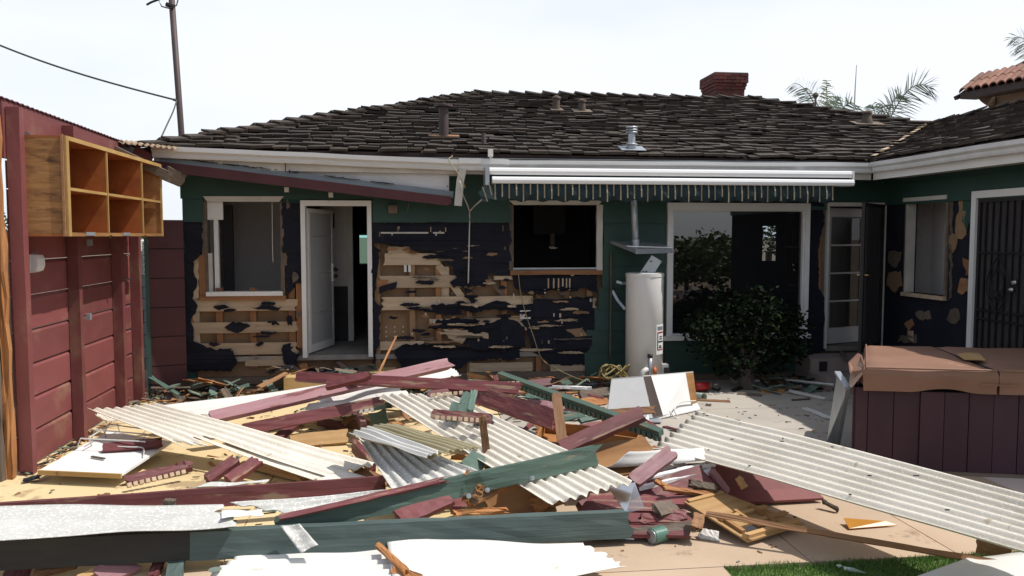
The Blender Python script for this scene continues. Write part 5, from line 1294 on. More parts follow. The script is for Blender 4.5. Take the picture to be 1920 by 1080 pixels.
sheet(CS, 'curved white panel beside the pinkish plank', G(1110,885,.22), G(1330,868,.30), G(1320,845,.36), G(1180,850,.38), 1, M_sheetW, amp=.03, group=GS, seed=20)
sheet(CS, 'hanging white strip torn over the front of the dark green beam', W(526,986,4.58), W(566,1040,4.50), W(598,1024,4.52), W(562,982,4.60), 1, M_sheetG, amp=.006, j1=.03, group=GS, seed=21)
o = MB(); c = G(403,1068,.085); o.lathe([(.001,0),(.035,0),(.035,.002),(.001,.002)], 24, c); obj('stamp', o, M_seal, sw)
# ================================================================== beams and planks
def plk(name, label, a, b, w, t, m, up=EDGE, cat='plank', **k):
    k.setdefault('b0', .02); k.setdefault('b1', .035); k.setdefault('jit', .0025); k.setdefault('seg', 9)
    return board(name, G(*a), G(*b), w, t, m, up, label=label, cat=cat, **k)
bA, bC = G(-70,1042,.15), G(1186,981,.125); bB = bA.lerp(bC, .315)
bm_ = board('timber_beam', bB, bC, .165, .09, M_beam, (.1,-1,.12), b1=.05, seg=18, jit=.003, label='long weathered dark green beam lying across the front of the rubble', cat='beam')
board('stained_end', bA, bB - (bC-bA).normalized()*.002, .163, .088, M_darkbeam, (.1,-1,.12), parent=bm_, seg=8, jit=.002, label='unpainted blackish end of the beam')
plk('beam_prop', 'short dark green prop under the front beam', (334,1040,.06), (322,1110,.0), .085, .06, M_beam, FLAT, 'prop')
plk('timber_beam', 'long maroon beam lying behind the speckled grey sheet', (-60,966,.20), (724,909,.19), .125, .045, M_red, (.3,-1,.1), 'beam', seg=14, jit=.002)
plk('timber_beam', 'splintered green beam with red top edge crossing the middle of the rubble', (515,990,.18), (1150,846,.44), .135, .05, M_green, (.25,-1,.15), 'beam', b1=.25, seg=16, jit=.004)
plk('timber_beam', 'red top edge batten on the splintered green beam', (520,972,.255), (845,897,.375), .045, .014, M_red, (0,-.5,1), 'batten', b1=.1, seg=12, jit=.004)
for x, y in ((1057,878),(984,892),(865,925),(900,914)): obj('washer', MB().lathe([(.0,0),(.016,0),(.016,.006),(.0,.008)], 10), M_galv, None, mw=frame(G(x,y,.33)+Vector((0,-.05,0)), G(x,y,.33)+Vector((.1,-.05,0)), (0,-1,.1)), label=('bolt washer near the broken end of the green beam','bolt washer on the green beam above the central sheet','lower bolt washer on the green beam','bolt washer beside the clear film')[(1057,984,865,900).index(x)], cat='washer')
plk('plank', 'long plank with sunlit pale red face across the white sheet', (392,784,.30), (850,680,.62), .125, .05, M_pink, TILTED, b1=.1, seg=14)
plk('plank', 'broken red plank stub on the long pale plank', (610,724,.52), (697,703,.64), .085, .05, M_red, TILTED, b1=.06)
plk('plank', 'level red beam crossing over the top of the heap', (556,706,.52), (978,729,.60), .10, .05, M_red, (0,-1,.6), seg=10)
plk('plank', 'red plank under the white sheets with pale notched end', (455,806,.18), (724,752,.36), .11, .045, M_red, (0,-1,.3), b1=.1, seg=10)
plk('plank', 'short dark red block lying on the ochre slab', (600,791,.06), (650,800,.06), .10, .06, M_red, FLAT)
plk('plank', 'red plank end pointing at the cream sheet edge', (512,828,.07), (562,790,.16), .085, .045, M_red, TILTED)
plk('plank', 'first of two short red props under the cream sheet', (386,902,.06), (446,860,.17), .09, .05, M_red, TILTED)
plk('plank', 'second red prop with pale end under the cream sheet', (428,903,.08), (486,862,.18), .10, .05, M_red, TILTED)
plk('plank', 'thick maroon timber slanting down through the middle of the heap', (842,722,.56), (1046,790,.40), .17, .06, M_red, (.2,-1,.25), seg=10)
plk('plank', 'bright red two-by-four rising over the wooden drawers', (1048,843,.36), (1207,774,.58), .115, .06, M_red, (.25,-.5,.8), seg=8)
plk('plank', 'upright brown stake before the central corrugated sheet', (916,880,.20), (904,776,.62), .055, .04, M_brown, EDGE, 'stake', bow=.01)
plk('plank', 'thick upright brown stake beside the wooden drawers', (1056,844,.32), (1043,738,.68), .075, .055, M_brown, EDGE, 'stake', bow=-.01)
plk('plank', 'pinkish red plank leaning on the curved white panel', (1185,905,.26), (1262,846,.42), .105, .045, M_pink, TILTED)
plk('plank', 'notched red batten on the central corrugated sheet', (806,776,.56), (926,786,.52), .07, .05, M_red, (0,-1,.5), b0=.05)
plk('plank', 'red batten with white scalloped edge under the level red beam', (800,742,.50), (1035,716,.55), .075, .04, M_red, (0,-1,.7))
plk('plank', 'pale wood plank end beyond the level red beam', (966,731,.50), (1000,729,.5), .07, .05, M_split, (0,-1,.5), b1=.05)
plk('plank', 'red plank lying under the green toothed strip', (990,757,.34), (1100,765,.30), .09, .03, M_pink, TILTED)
plk('plank', 'short red plank crossing the pale notched batten', (925,712,.55), (940,708,.57), .07, .04, M_red, TILTED)
plk('plank', 'brown red joist behind the bright red two-by-four', (1120,776,.30), (1232,768,.34), .065, .04, M_brown, (0,-1,.5))
plk('plank', 'red brown joist lying by the overturned white box', (1195,785,.22), (1238,812,.14), .07, .05, M_red, TILTED)
plk('plank', 'thin diagonal red stick under the long pale sheet', (1332,880,.28), (1366,925,.12), .05, .03, M_pink, TILTED)
plk('plank', 'red plank face half hidden below the splintered green beam', (745,976,.16), (850,928,.26), .12, .05, M_red, TILTED)
plk('plank', 'maroon plank slipping under the central corrugated sheet', (838,945,.16), (940,895,.26), .15, .05, M_red, (0,-1,.3))
plk('plank', 'dark red plank below the central sheet torn end', (1090,962,.03), (1190,930,.08), .16, .05, M_red, TILTED)
plk('plank', 'red plank on the white board by the maroon wall', (192,842,.14), (306,830,.17), .085, .05, M_red, TILTED, b1=.07)
plk('plank', 'red decayed batten with crumbling pale edge on the ochre slab', (232,904,.03), (364,872,.06), .085, .05, M_red, TILTED, b1=.05, b0=.04, jit=.007, seg=10)
plk('plank', 'red batten standing on edge under the grey-white sheet', (664,835,.10), (700,878,.10), .11, .05, M_red, EDGE)
plk('plank', 'pink faced stub behind the green upright board', (672,780,.16), (682,800,.16), .09, .05, M_pink, EDGE)
plk('plank', 'cream board with green lower edge on the ochre slab', (543,828,.05), (655,818,.07), .15, .03, M_plyL, TILTED)
plk('plank', 'pale plank lying below the curled strip of sheet', (455,868,.03), (575,898,.03), .10, .03, M_plyL, FLAT)
plk('plank', 'grey board leaning in the heap behind the upright stakes', (920,745,.48), (985,776,.40), .16, .02, M_whiteD, TILTED)
plk('plank', 'white gutter length lying by the curved white panel', (1180,905,.20), (1342,868,.28), .05, .03, M_alu, FLAT, 'gutter length'); plk('plank', 'second white gutter length nearest the fallen siding', (1195,915,.18), (1340,882,.25), .05, .03, M_alu, FLAT, 'gutter length')
plk('plank', 'weathered strip below the white gutter lengths', (1215,912,.16), (1290,895,.2), .05, .02, M_greywood, TILTED)
plk('plank', 'white rod lying on the litter behind the toothed strip', (1026,725,.30), (1110,728,.28), .03, .03, M_alu, FLAT, 'pipe'); plk('plank', 'grey timber on the ground beside the white box', (1085,742,.14), (1140,735,.14), .10, .06, M_greywood, (0,-1,.5)); plk('plank', 'tan timber under the grey one beside the white box', (1085,757,.08), (1140,750,.08), .10, .05, M_split, (0,-1,.5))
plk('plank', 'thin upright splinter of lath standing in the heap', (708,704,.5), (744,628,.86), .022, .012, M_split, EDGE, 'lath', b1=.05, seg=8, jit=.003)
plk('plank', 'thin orange stick on the rubble near the clear film', (872,892,.38), (879,880,.42), .02, .015, M_split, EDGE, 'stick')
# green toothed strip: dark notches along its lower edge
gp0, gp1 = G(937,702,.62), G(1240,812,.42)
tst = thing('toothed_strip', 'green toothed moulding strip slanting across the rubble behind the drawers', 'moulding', gp0)
board('strip', gp0, gp1, .055, .05, M_green, (0,-.5,1), parent=tst, seg=10)
gx = (gp1-gp0).normalized()
for i in range(34):
    p = gp0.lerp(gp1, (i+2)/36) + Vector((0,-.012,-.045)); obj('tooth', MB().beam(p - gx*.018, p + gx*.018, .04, .045, (0,-.5,1)), M_green, tst)
board('backing', gp0 + Vector((0,.02,-.05)), gp1 + Vector((0,.02,-.05)), .02, .045, M_dark, (0,-.5,1), parent=tst)
# pale teeth on two red battens
for (a, b, n, lab) in ((( 575,788,.20),(705,766,.30),12,'row of chalky pale corrugation filler on the red plank'),((905,719,.585),(975,717,.585),8,'row of pale scallops on the red batten end'),((808,740,.53),(870,735,.55),6,'pale scalloped filler strip below the level red beam'),((815,781,.57),(912,787,.54),9,'pale notches along the red batten on the central sheet'),((240,909,.05),(352,882,.08),10,'crumbling pale filler along the decayed red batten')):
    f = thing('filler_strip', lab, 'filler strip', G(*a)); a = G(*a) + Vector((0,-.03,0)); b = G(*b) + Vector((0,-.03,0)); d = (b-a)
    for i in range(n): 
        p = a + d*((i+.5)/n); w = d.length/n*.34; obj('filler', MB().beam(p-d.normalized()*w, p+d.normalized()*w, .03, R(.025,.04), (0,-1,.4)), M_sheath if 'chalky' not in lab else M_whiteD, f)
# green boards
plk('plank', 'green board standing upright between the sheets', (716,812,.10), (707,770,.34), .16, .03, M_green, (.2,-1,.3), 'plank', jit=.004)
plk('plank', 'dark green lath lying across the top of the upright green board', (700,767,.36), (726,762,.38), .04, .03, M_green, FLAT)
for i, (a, b, w, lab) in enumerate((((846,792,.44),(858,752,.58),.09,'dark end block of the stacked green boards'),((864,778,.50),(876,735,.62),.07,'first pale green board standing in the heap'),((880,772,.50),(890,732,.62),.06,'second pale green board standing in the heap'),((885,790,.46),(925,785,.46),.08,'black painted block between the stake and the green boards'),((950,762,.40),(1010,782,.36),.07,'green lath lying under the thick maroon timber'),((860,898,.22),(905,852,.34),.15,'dark green board end behind the brown stake'),((985,742,.40),(1060,752,.36),.06,'pale green lath near the toothed strip'),((1010,735,.36),(1110,775,.32),.07,'grey green board parallel to the toothed strip'),((1085,790,.3),(1170,770,.3),.05,'thin green edge strip near the white box'))):
    plk('plank', lab, a, b, w, .03, M_green if i != 3 else M_black, TILTED)
# ================================================================== wooden drawers, plywood, crate, fallen siding
def open_box(name, label, cat, o, xa, ya, sx, sy, h, m, div=0, t=.014):
    o = Vector(o); X = Vector(xa).normalized(); Z = X.cross(Vector(ya)).normalized(); Y = Z.cross(X)
    M = Matrix((X, Y, Z)).transposed().to_4x4(); M.translation = o; r = thing(name, label, cat, M)
    obj('bottom', MB().box(0,sx,0,sy,0,t), m, r)
    for x0, x1, y0, y1 in ((0,sx,0,t),(0,sx,sy-t,sy),(0,t,t+.001,sy-t-.001),(sx-t,sx,t+.001,sy-t-.001)): obj('side', MB().box(x0,x1,y0,y1,t+.001,h), m, r)
    for i in range(div): obj('divider', MB().box(t+.001,sx-t-.001, sy*(i+1)/(div+1)-t/2, sy*(i+1)/(div+1)+t/2, t+.001, h*.95), m, r)
    return r
M_draw = material('drawer_wood', (.36,.17,.06), (.29,.125,.042), (.17,.07,.025), .68, (1.5,6,6), (2,6,6), .5, .1, rnd=.08)
d0 = G(1000,848,.20); open_box('empty_tray', 'first empty orange wooden drawer tipped in the heap behind the thick stake', 'drawer', d0, (1,-.25,-.05), (.25,1,.14), .40, .42, .11, M_draw)
d0 = G(1110,836,.20); open_box('empty_tray', 'second empty wooden drawer right of the thick stake', 'drawer', d0, (1,-.35,-.06), (.35,1,.12), .38, .42, .12, M_draw, 1)

obj('plywood_panel', board_mb(.62,.42,.014,8,.002,.03,.05), M_ply, None, frame(G(1085,868,.26), G(1232,850,.32), (0,-.35,1)), label='orange plywood panel lying behind the broken end of the green beam', cat='plywood')
obj('plywood_panel', board_mb(.55,.35,.02,8,.003,.05,.12), M_ply, None, frame(G(930,945,.12), G(1020,915,.22), (.1,-.8,.6)), label='brown plywood piece under the central corrugated sheet', cat='plywood')
for a, b, w, lab in (((868,946,.20),(950,903,.28),.09,'bright splintered yellow stick below the green beam'),((845,965,.16),(960,955,.18),.04,'long pale splinter just above the front beam'),((890,940,.22),(905,905,.33),.05,'upright yellow splinter under the clear film'),((990,950,.14),(1060,930,.18),.10,'flat pale lath below the central sheet')):
    plk('plank', lab, a, b, w, .025, M_split, TILTED, 'splinter', b0=.06, b1=.12, seg=8, jit=.008)
# fallen piece of maroon siding: boards lapped on a frame
q00, q10, q01 = G(1120,1010,.03), G(1310,1014,.02), G(1190,930,.12)
SX = (q10-q00).normalized(); SZ = SX.cross(q01-q00).normalized(); SY = SZ.cross(SX)
SM = Matrix((SX,SY,SZ)).transposed().to_4x4(); SM.translation = q00
fs_ = thing('fallen_siding', 'collapsed section of maroon wall siding lying by the wooden crate', 'siding', SM)
for i in range(4):
    y = i*.135; z = R(0,.03); e = R(.55,.75); obj('siding_board', MB().prism([(R(-.15,0),y,z),(e,y+R(-.02,.02),z+R(-.02,.03)),(e+R(-.1,.05),y+.12,z+.012),(R(-.1,0),y+.125,z+.012)], (0,0,.02)), M_red, fs_)
    obj('siding_lip', MB().prism([(0,y-.004,z+.021),(.55,y-.004,z+.021),(.55,y+.02,z+.024),(0,y+.02,z+.024)], (0,0,.016)), M_red, fs_)
q00, q10, q01 = G(1330,950,.02), G(1540,938,.02), G(1350,900,.12)
SX = (q10-q00).normalized(); SZ = SX.cross(q01-q00).normalized(); SY = SZ.cross(SX); SM = Matrix((SX,SY,SZ)).transposed().to_4x4(); SM.translation = q00
fs_ = thing('fallen_siding', 'maroon siding section propped below the long pale sheet', 'siding', SM)
for i in range(4): obj('siding_board', MB().prism([(0,i*.12,0),(.9-R(0,.1)-i*.10,i*.12,0),(.86-i*.10,i*.12+.115,.008),(0,i*.12+.115,.008)], (0,0,.02)), M_redwall, fs_)
for a, b, w, m, lab in (((1180,935,.12),(1330,888,.24),.16,M_red,'maroon board slanting under the white gutter lengths'),((1195,975,.10),(1290,965,.12),.07,M_redwall,'maroon lap strip on the fallen siding'),((1180,1000,.06),(1310,985,.08),.06,M_greywood,'weathered batten along the bottom of the fallen siding'),((1240,915,.22),(1340,928,.14),.03,M_split,'long yellow lath crossing above the wooden crate'),((1290,905,.22),(1348,917,.18),.05,M_greywood,'short grey lath below the long pale sheet'),((1225,900,.24),(1260,918,.2),.03,M_split,'split yellow lath left of the crate'),((1305,995,.10),(1312,962,.17),.07,M_brown,'upright broken post end beside the crate'),((1270,1008,.02),(1305,978,.09),.03,M_split,'thin orange stick leaning on the broken post end'),((1308,1000,.03),(1352,1008,.02),.07,M_whiteD,'dirty white strip on the ground below the crate'),((1226,958,.16),(1268,950,.15),.10,M_greywood,'dark jagged shard on the fallen siding'),((1383,893,.3),(1398,918,.22),.04,M_plyL,'pale stub behind the crate'),((1540,938,.06),(1575,958,.02),.02,M_greywood,'thin black stick beyond the crate')):
    plk('plank', lab, a, b, w, .03, m, TILTED, b0=.04, b1=.05, jit=.004)
# crate panel with slats
k0, k1, k2 = G(1402,1018,.03), G(1288,942,.13), G(1508,985,.04)
KX = (k2-k0).normalized(); KZ = KX.cross(k1-k0).normalized(); KY = KZ.cross(KX); KM = Matrix((KX,KY,KZ)).transposed().to_4x4(); KM.translation = k0
cw = (k2-k0).length; ch = (k1-k0).dot(KY); ck = thing('wooden_crate', 'broken light wood drawer front with nailed slats on the pavement', 'crate', KM)
obj('panel', MB().prism([(0,0,0),(cw,0,0),(cw*.62,ch*1.02,0),(-.02,ch,0)], (0,0,.012)), M_plyL, ck)
for y, x0, x1, hh in ((.02,0,cw*.95,.022),(.13,.05,cw*.98,.018),(.24,.02,cw*.85,.02),(ch-.03,.0,cw*.62,.012)): obj('slat', MB().box(x0,x1,y,y+.032,.013,.013+hh), M_plyL, ck)
for x in (.03, cw*.35, cw*.62): obj('batten', MB().box(x,x+.03,.08,ch*.55,.014,.035), M_ply, ck)
obj('dark_gap', MB().box(.08,cw*.7,.082,.155,.013,.016), M_ink, ck)
plk('trim_strip', 'long thin red-brown trim strip lying from the crate to the frame edge', (1322,962,.17), (1990,1076,.10), .032, .02, M_brown, (0,-1,.6), 'trim', seg=20, jit=.002)
for i in range(16): 
    f = i/16*.6+.03; p = G(1322,962,.17).lerp(G(1990,1076,.10), f+R(-.01,.01)) + Vector((0,-.012,.012)); 
plk('plank', 'red brown joist end showing under the long pale sheet near the lawn', (1828,1018,.12), (1905,1030,.12), .10, .06, M_brown, EDGE)
obj('amber_shard', MB().prism([G(1582,972,.04), G(1592,992,.01), G(1682,985,.01), G(1660,978,.03)], (0,0,.004)), M_amber, None, label='amber plastic shard on the pale slab', cat='shard')
obj('glass_shard', MB().prism([G(1581,1063,.01), G(1583,1070,.0), G(1624,1075,.0), G(1600,1066,.02)], (0,0,.004)), M_cup, None, label='pale pointed glass shard on the grass', cat='shard'); obj('glass_shard', MB().prism([G(1568,1060,.01), G(1572,1064,.0), G(1580,1063,.0), G(1576,1059,.01)], (0,0,.004)), M_cup, None, label='tiny pale shard beside the pointed one on the grass', cat='shard')
for pts, lab in (([(1135,905,.26),(1172,957,.20),(1206,948,.20),(1188,900,.30)],'clear film hanging from the central sheet torn corner'),([(872,900,.34),(888,940,.24),(920,925,.26),(898,880,.42)],'clear film folded over the green beam middle')):
    obj('clear_film', MB().prism([G(*p) + Vector((0,-.06,0)) for p in pts], (0,.002,.002)), M_film, None, label=lab, cat='plastic film')
can = thing('paint_tin', 'dented green tin beside the fallen siding', 'tin', G(1232,1003,.045))
tm = frame(G(1222,1006,.05), G(1244,1000,.05), (0,-.3,1)) @ Matrix.Rotation(math.pi/2, 4, 'Y')
obj('body', MB().lathe([(.048,-.05),(.05,-.045),(.05,.05),(.046,.055)], 20), M_can, can, mw=tm); obj('lid', MB().lathe([(.001,-.056),(.044,-.056),(.044,-.051)], 20), M_galv, can, mw=tm)
obj('metal_shard', MB().prism([G(1150,1000,.03),G(1156,1012,.0),G(1190,1014,.0),G(1172,1000,.04)], (0,0,.008)), M_chrome, None, label='bent shiny metal piece under the end of the front beam', cat='metal piece')
# white cupboard door board and wire racks by the maroon wall
wb = thing('white_board', 'white painted door panel with raw wooden edge on the ochre slab', 'panel', G(150,890,.08))
b0, b1, b2, b3 = G(74,886,.085), G(229,893,.085), G(322,832,.10), G(205,812,.10)
obj('panel', MB().prism([b0,b1,b2,b3], (0,0,.02)), M_white, wb); e = (b1-b0).normalized(); obj('edge', MB().beam(b0+Vector((0,-.012,.005)), b1+Vector((0,-.012,.005)), .018, .036), M_plyE, wb)
obj('handle', MB().beam(G(172,856,.125), G(196,860,.125), .022, .012), M_greywood, wb)
rk = thing('wire_rack', 'white wire shelf rack between the wall and the white panel', 'rack', G(215,815,.1))
for i, (x, y) in enumerate(((143,842),(170,826),(195,815))):
    a = G(x,y,.10); b = G(x+8,y-20,.22); c = G(x+130-i*25,y-14+i*2,.20); d = G(x+120-i*25,y+2,.08)
    obj('hoop', MB().tube([a,b,c,d], .006, 6), M_wire, rk); obj('hoop', MB().tube([G(x+25,y-20,.22), G(x+30,y-2,.08)], .006, 6), M_wire, rk)
obj('rod', MB().tube([G(143,842,.1), G(195,815,.1)], .006, 6), M_wire, rk); obj('rod', MB().tube([G(168,820,.2), G(205,797,.22)], .006, 6), M_wire, rk)
cable('wire_hook', 'thin bent wire on the white door panel', [G(192,836,.16), G(240,838,.16), G(268,840,.15), G(268,858,.12)], .005, M_wire, cat='wire')
plk('plank', 'black painted curved offcut at the near corner of the white panel', (40,902,.02), (78,892,.04), .06, .02, M_mat, FLAT)
# white overturned box by the heater
bx0 = G(1138,778,.02); c_ = [G(1138,780,.04), G(1224,784,.04), G(1308,762,.04)]
box_ = thing('white_cabinet', 'overturned white painted cabinet with a missing board by the water heater', 'cabinet', c_[1])
u1 = (c_[0]-c_[1]); u2 = (c_[2]-c_[1]); H_ = Vector((0,0,.38)); a0, a1, a2 = W(1147,711,c_[0].y+.20), W(1206,706,c_[1].y+.20), W(1300,698,c_[2].y+.10)
obj('front_panel', MB().prism([c_[0],c_[1],a1,a0], (-.004,.018,0)), M_white, box_)
def lerp4(f, g): return c_[1].lerp(c_[2], f).lerp(a1.lerp(a2, f), g)
obj('side_panel', MB().prism([lerp4(.22,0),lerp4(.86,0),lerp4(.84,1),lerp4(.13,1)], (-.008,.016,0)), M_white, box_)
obj('opening_shade_plate', MB().prism([lerp4(.01,.03),lerp4(.24,0),lerp4(.15,1),lerp4(.0,1)], (.03,.06,0)), M_eaves, box_); obj('wood_panel', MB().prism([lerp4(.86,.1),lerp4(1,.12),lerp4(1,1),lerp4(.82,1)], (.0,.03,0)), M_ply, box_)  # solid dark plate stands for the shade inside the missing board's gap
obj('top_panel', MB().prism([a0,a1,a2,a2+Vector((-.12,.16,-.10)),a0+Vector((.1,.12,-.10))], (0,0,.010)), M_white, box_)
obj('base_flange', MB().prism([c_[1]+Vector((-.10,-.05,-.03)), c_[2]+Vector((.02,-.05,-.03)), c_[2]+Vector((0,.02,.02)), c_[1]+Vector((-.05,.02,.02))], (0,0,.012)), M_white, box_)
cable('cord', 'short white electric cord curling on the overturned white cabinet', [lerp4(.95,.15)+Vector((0,-.04,.02)), lerp4(.6,.25)+Vector((0,-.06,0)), lerp4(.45,.1)+Vector((0,-.08,0)), lerp4(.5,-.1)+Vector((0,-.08,0)), lerp4(.42,-.05)+Vector((0,-.1,0)), lerp4(.35,.1)+Vector((0,-.06,0))], .007, M_plas, cat='cord')
obj('metal_bracket', MB().prism([G(1210,792,.015),G(1240,793,.015),G(1240,786,.02),G(1205,786,.02)], (0,0,.01)), M_galv, None, label='metal bracket lying below the overturned white cabinet', cat='bracket')
rt = thing('red_tool', 'red plastic power tool lying by the shrub', 'tool', G(1318,730,.06))
obj('body', MB().tube([G(1303,725,.07), G(1327,724,.07)], .055, 12), M_redplas, rt, smooth=True); obj('nose', MB().tube([G(1327,723,.075), G(1333,723,.075)], .045, 12), M_greywood, rt); obj('cord', MB().tube([G(1333,727,.03), G(1346,732,.015), G(1350,728,.015)], .012, 6), M_black, rt)
obj('plastic_cup', MB().lathe([(.001,0),(.035,0),(.05,.14),(.046,.14),(.032,.01),(.001,.01)], 18), M_cup, None, mw=frame(G(1305,741,.04), G(1320,745,.04), (0,0,1)) @ Matrix.Rotation(math.pi/2,4,'Y') @ Matrix.Translation((0,0,-.07)), label='pale green plastic cup lying beside the white cabinet', cat='cup')
# things lying on the shaded patio by the tub
for a, b, w, m, lab in (((1478,733,.03),(1548,748,.02),.05,M_whiteD,'long dirty white board on the shaded patio'),((1472,712,.10),(1565,722,.10),.025,M_wire,'white cable cover strip over the litter by the rear steps'),((1508,765,.01),(1556,784,.02),.06,M_white,'white splintered trim piece alone on the shaded patio'),((1380,738,.01),(1430,742,.01),.05,M_greywood,'flat grey lath on the patio below the shrub'),((1375,732,.02),(1395,724,.02),.06,M_black,'black metal scrap below the shrub'),((1305,750,.01),(1372,753,.01),.03,M_brown,'thin brown lath right of the overturned white cabinet'),((1322,759,.01),(1335,760,.01),.03,M_greywood,'tiny grey chip on the sunlit patio'),((1405,713,.02),(1445,716,.02),.06,M_white,'white chip board at the foot of the shrub'),((1500,690,.05),(1512,650,.40),.07,M_green,'green lath leaning on the house beside the rear steps'),((1505,700,.04),(1504,684,.22),.07,M_green,'short green board standing by the rear steps'),((1482,702,.03),(1510,672,.30),.05,M_split,'brown lath leaning behind the short green board'),((1575,655,.36),(1590,680,.36),.06,M_greywood,'grey lath on the upper rear step'),((1484,750,.01),(1520,748,.01),.02,M_greywood,'dark stick on the shaded patio'),((1345,688,.05),(1380,718,.01),.015,M_wire,'thin white stick leaning at the shrub foot'),((1425,712,.06),(1448,732,.01),.02,M_black,'black rod on the patio by the shrub'),((1458,714,.03),(1475,716,.03),.05,M_white,'small white chip near the rear steps')):
    plk('plank', lab, a, b, w, .018, m, TILTED if w < .06 else FLAT, 'scrap', b0=.02, b1=.03)
obj('air_brick', MB().box(hl(1536,700,-.46).x, hl(1550,700,-.46).x, -.468, -.452, .17, .30), M_black, None, mw=HM, label='black square hole cover in the upper rear step', cat='grille')
# bottom left ground litter under the front beam
for a, b, w, m, lab in (((180,1085,.02),(262,1050,.06),.13,M_pink,'pinkish wide board below the front beam at lower left'),((60,1078,.03),(150,1055,.06),.05,M_brown,'brown lath below the front beam'),((140,1090,.02),(225,1050,.07),.04,M_plyL,'yellow lath on the pinkish wide board'),((285,1085,.0),(300,1050,.05),.06,M_red,'red stub below the front beam beside the prop'),((708,1022,.13),(765,1075,.12),.035,M_split,'yellow wood stick between the two bright white sheets'),((735,1068,.10),(790,1088,.10),.05,M_split,'second yellow stick end at the bottom between the white sheets'),((20,1058,.05),(60,1070,.03),.14,M_red,'dark maroon board corner at the lower left frame edge')):
    plk('plank', lab, a, b, w, .03, m, TILTED, b0=.02, b1=.03)
plk('plank', 'small brown stick lying on the ochre slab before the red beam', (170,940,.02), (205,925,.02), .03, .02, M_brown, FLAT, 'stick'); plk('plank', 'grey block on the red beam behind the speckled sheet', (306,940,.29), (332,942,.28), .05, .03, M_greywood, FLAT, 'block')
# ================================================================== litter
rl = random.Random(5)
def rr(a, b): return rl.uniform(a, b)
LV = {}
def lath_mesh(m, i):
    if (m.name, i) not in LV:
        LV[m.name, i] = board_mb((.22,.32,.45,.6)[i % 4], (.03,.05,.075,.10)[(i*3) % 4], .012, 4, .004, .04, .05).mesh('scrap_board', m)
    return LV[m.name, i]
SCR = {M_green: ('green painted siding scrap in the litter below the stripped wall','scraps of green siding in the litter'), M_brown: ('bare brown lath scrap in the litter below the stripped wall','scraps of brown lath in the litter'), M_greywood: ('grey weathered lath scrap in the litter below the stripped wall','scraps of grey lath in the litter'), M_split: ('yellow splintered scrap in the litter below the stripped wall','scraps of yellow wood in the litter'), M_tar: ('black tar paper scrap in the litter below the stripped wall','scraps of tar paper in the litter'), M_red: ('red painted board scrap in the litter of the heap','scraps of red board in the litter'), M_greenL: ('faded green shingle scrap in the litter below the stripped wall','scraps of faded green shingle in the litter')}
def scatter(n, x0, x1, o0, o1, hmax, mats, dens=None):
    for i in range(n):
        px = rr(x0, x1); off = rr(o0, o1); u = hu(px, off)
        f = 1 - abs((off-o0)/(o1-o0)*2-1); z = .01 + hmax*rl.random()*f
        m = rl.choice(mats); k = rl.randrange(6); me = lath_mesh(m, k); lab, grp = SCR[m]
        zone = ('under the left window' if px < 545 else 'on the doorstep' if px < 700 and off > -.6 else 'under the kitchen window wall' if px < 1145 and off > -1.35 else 'by the rear steps' if px > 1400 else 'in front of the overturned cabinet' if px > 1140 and off > -2 else 'in the far part of the heap' if off > -2.6 else 'in the near part of the heap')
        lab = ('short thin ','medium broad ','long ','very long narrow ','short wide ','medium narrow ')[k] + lab.split(' in the litter')[0] + ' ' + zone; grp = grp.replace('in the litter', zone)
        M = HM @ Matrix.Translation((u, off, z)) @ Matrix.Rotation(rr(0,6.28), 4, 'Z') @ Matrix.Rotation(rr(-.35,.35), 4, 'Y') @ Matrix.Rotation(rr(-.7,.7), 4, 'X')
        link('scrap_board', me, None, M, lab, 'wood scrap', grp)
LM = [M_green, M_greenL, M_brown, M_greywood, M_tar, M_split, M_greenL, M_greywood]
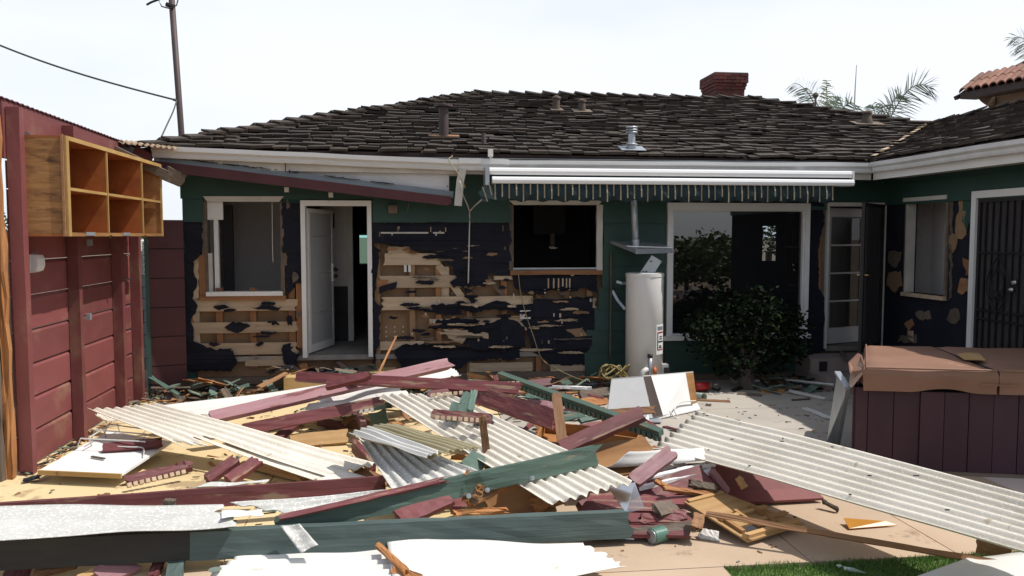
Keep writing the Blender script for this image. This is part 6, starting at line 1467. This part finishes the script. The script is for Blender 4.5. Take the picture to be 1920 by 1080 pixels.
scatter(75, 275, 535, -.85, -.08, .26, LM); scatter(20, 555, 690, -.5, -.1, .02, LM)
for o in list(bpy.data.objects):
    if o.name.startswith('scrap_board') and abs((HI @ o.matrix_basis.translation).x - (hu(620))) < .62: o.matrix_basis.translation.z += FLOORZ-.16
scatter(85, 745, 1140, -1.3, -.08, .28, LM); scatter(38, 1440, 1570, -1.0, -.1, .16, LM)
scatter(14, 1150, 1290, -1.9, -.9, .03, [M_green, M_brown, M_greywood]); scatter(44, 560, 1240, -2.6, -1.2, .24, [M_red, M_brown, M_green, M_greywood, M_split]); scatter(26, 640, 1300, -4.6, -2.6, .13, [M_red, M_brown, M_split, M_greywood, M_green])
chips = {}
for m in (M_brown, M_greywood, M_split, M_tar, M_green): chips[m] = MB()
def chip(p, s):
    mb = chips[rl.choice(list(chips))]; a = rr(0,6.28); d = Vector((math.cos(a), math.sin(a), rr(-.15,.15)))*s
    mb.beam(p-d, p+d, s*rr(.15,.6), rr(.003,.010), (rr(-.3,.3), rr(-.3,.3), 1))
for i in range(900): chip(HM @ Vector((hu(rr(275,1140)), -.05-abs(rl.gauss(0,.45)), rr(.006,.10))), rr(.02,.09))
for i in range(200): chip(HM @ Vector((hu(rr(1420,1600)), -.05-abs(rl.gauss(0,.5)), rr(.006,.06))), rr(.02,.08))
for i in range(420): chip(HM @ Vector((hu(rr(420,1260),-2.5), rr(-4.8,-1.0), rr(.004,.02))), rr(.01,.06))
for i in range(150): chip(G(rr(0,1500), rr(900,1060), .004), rr(.006,.025))
for i in range(170):
    f = rl.random(); chip(FM @ Vector((f*FL, .03+abs(rl.gauss(0,.07)), rr(.004,.03))), rr(.012,.05))
for i in range(60): chip(G(rr(1290,1560), rr(735,830), .004), rr(.006,.03))
for m, mb in chips.items(): obj('litter', mb, m, None, label={M_brown:'brown wood chips strewn over the patio',M_greywood:'grey wood chips strewn over the patio',M_split:'yellow splinters strewn over the patio',M_tar:'black paper crumbs strewn over the patio',M_green:'green paint chips strewn over the patio'}[m], kind='stuff')
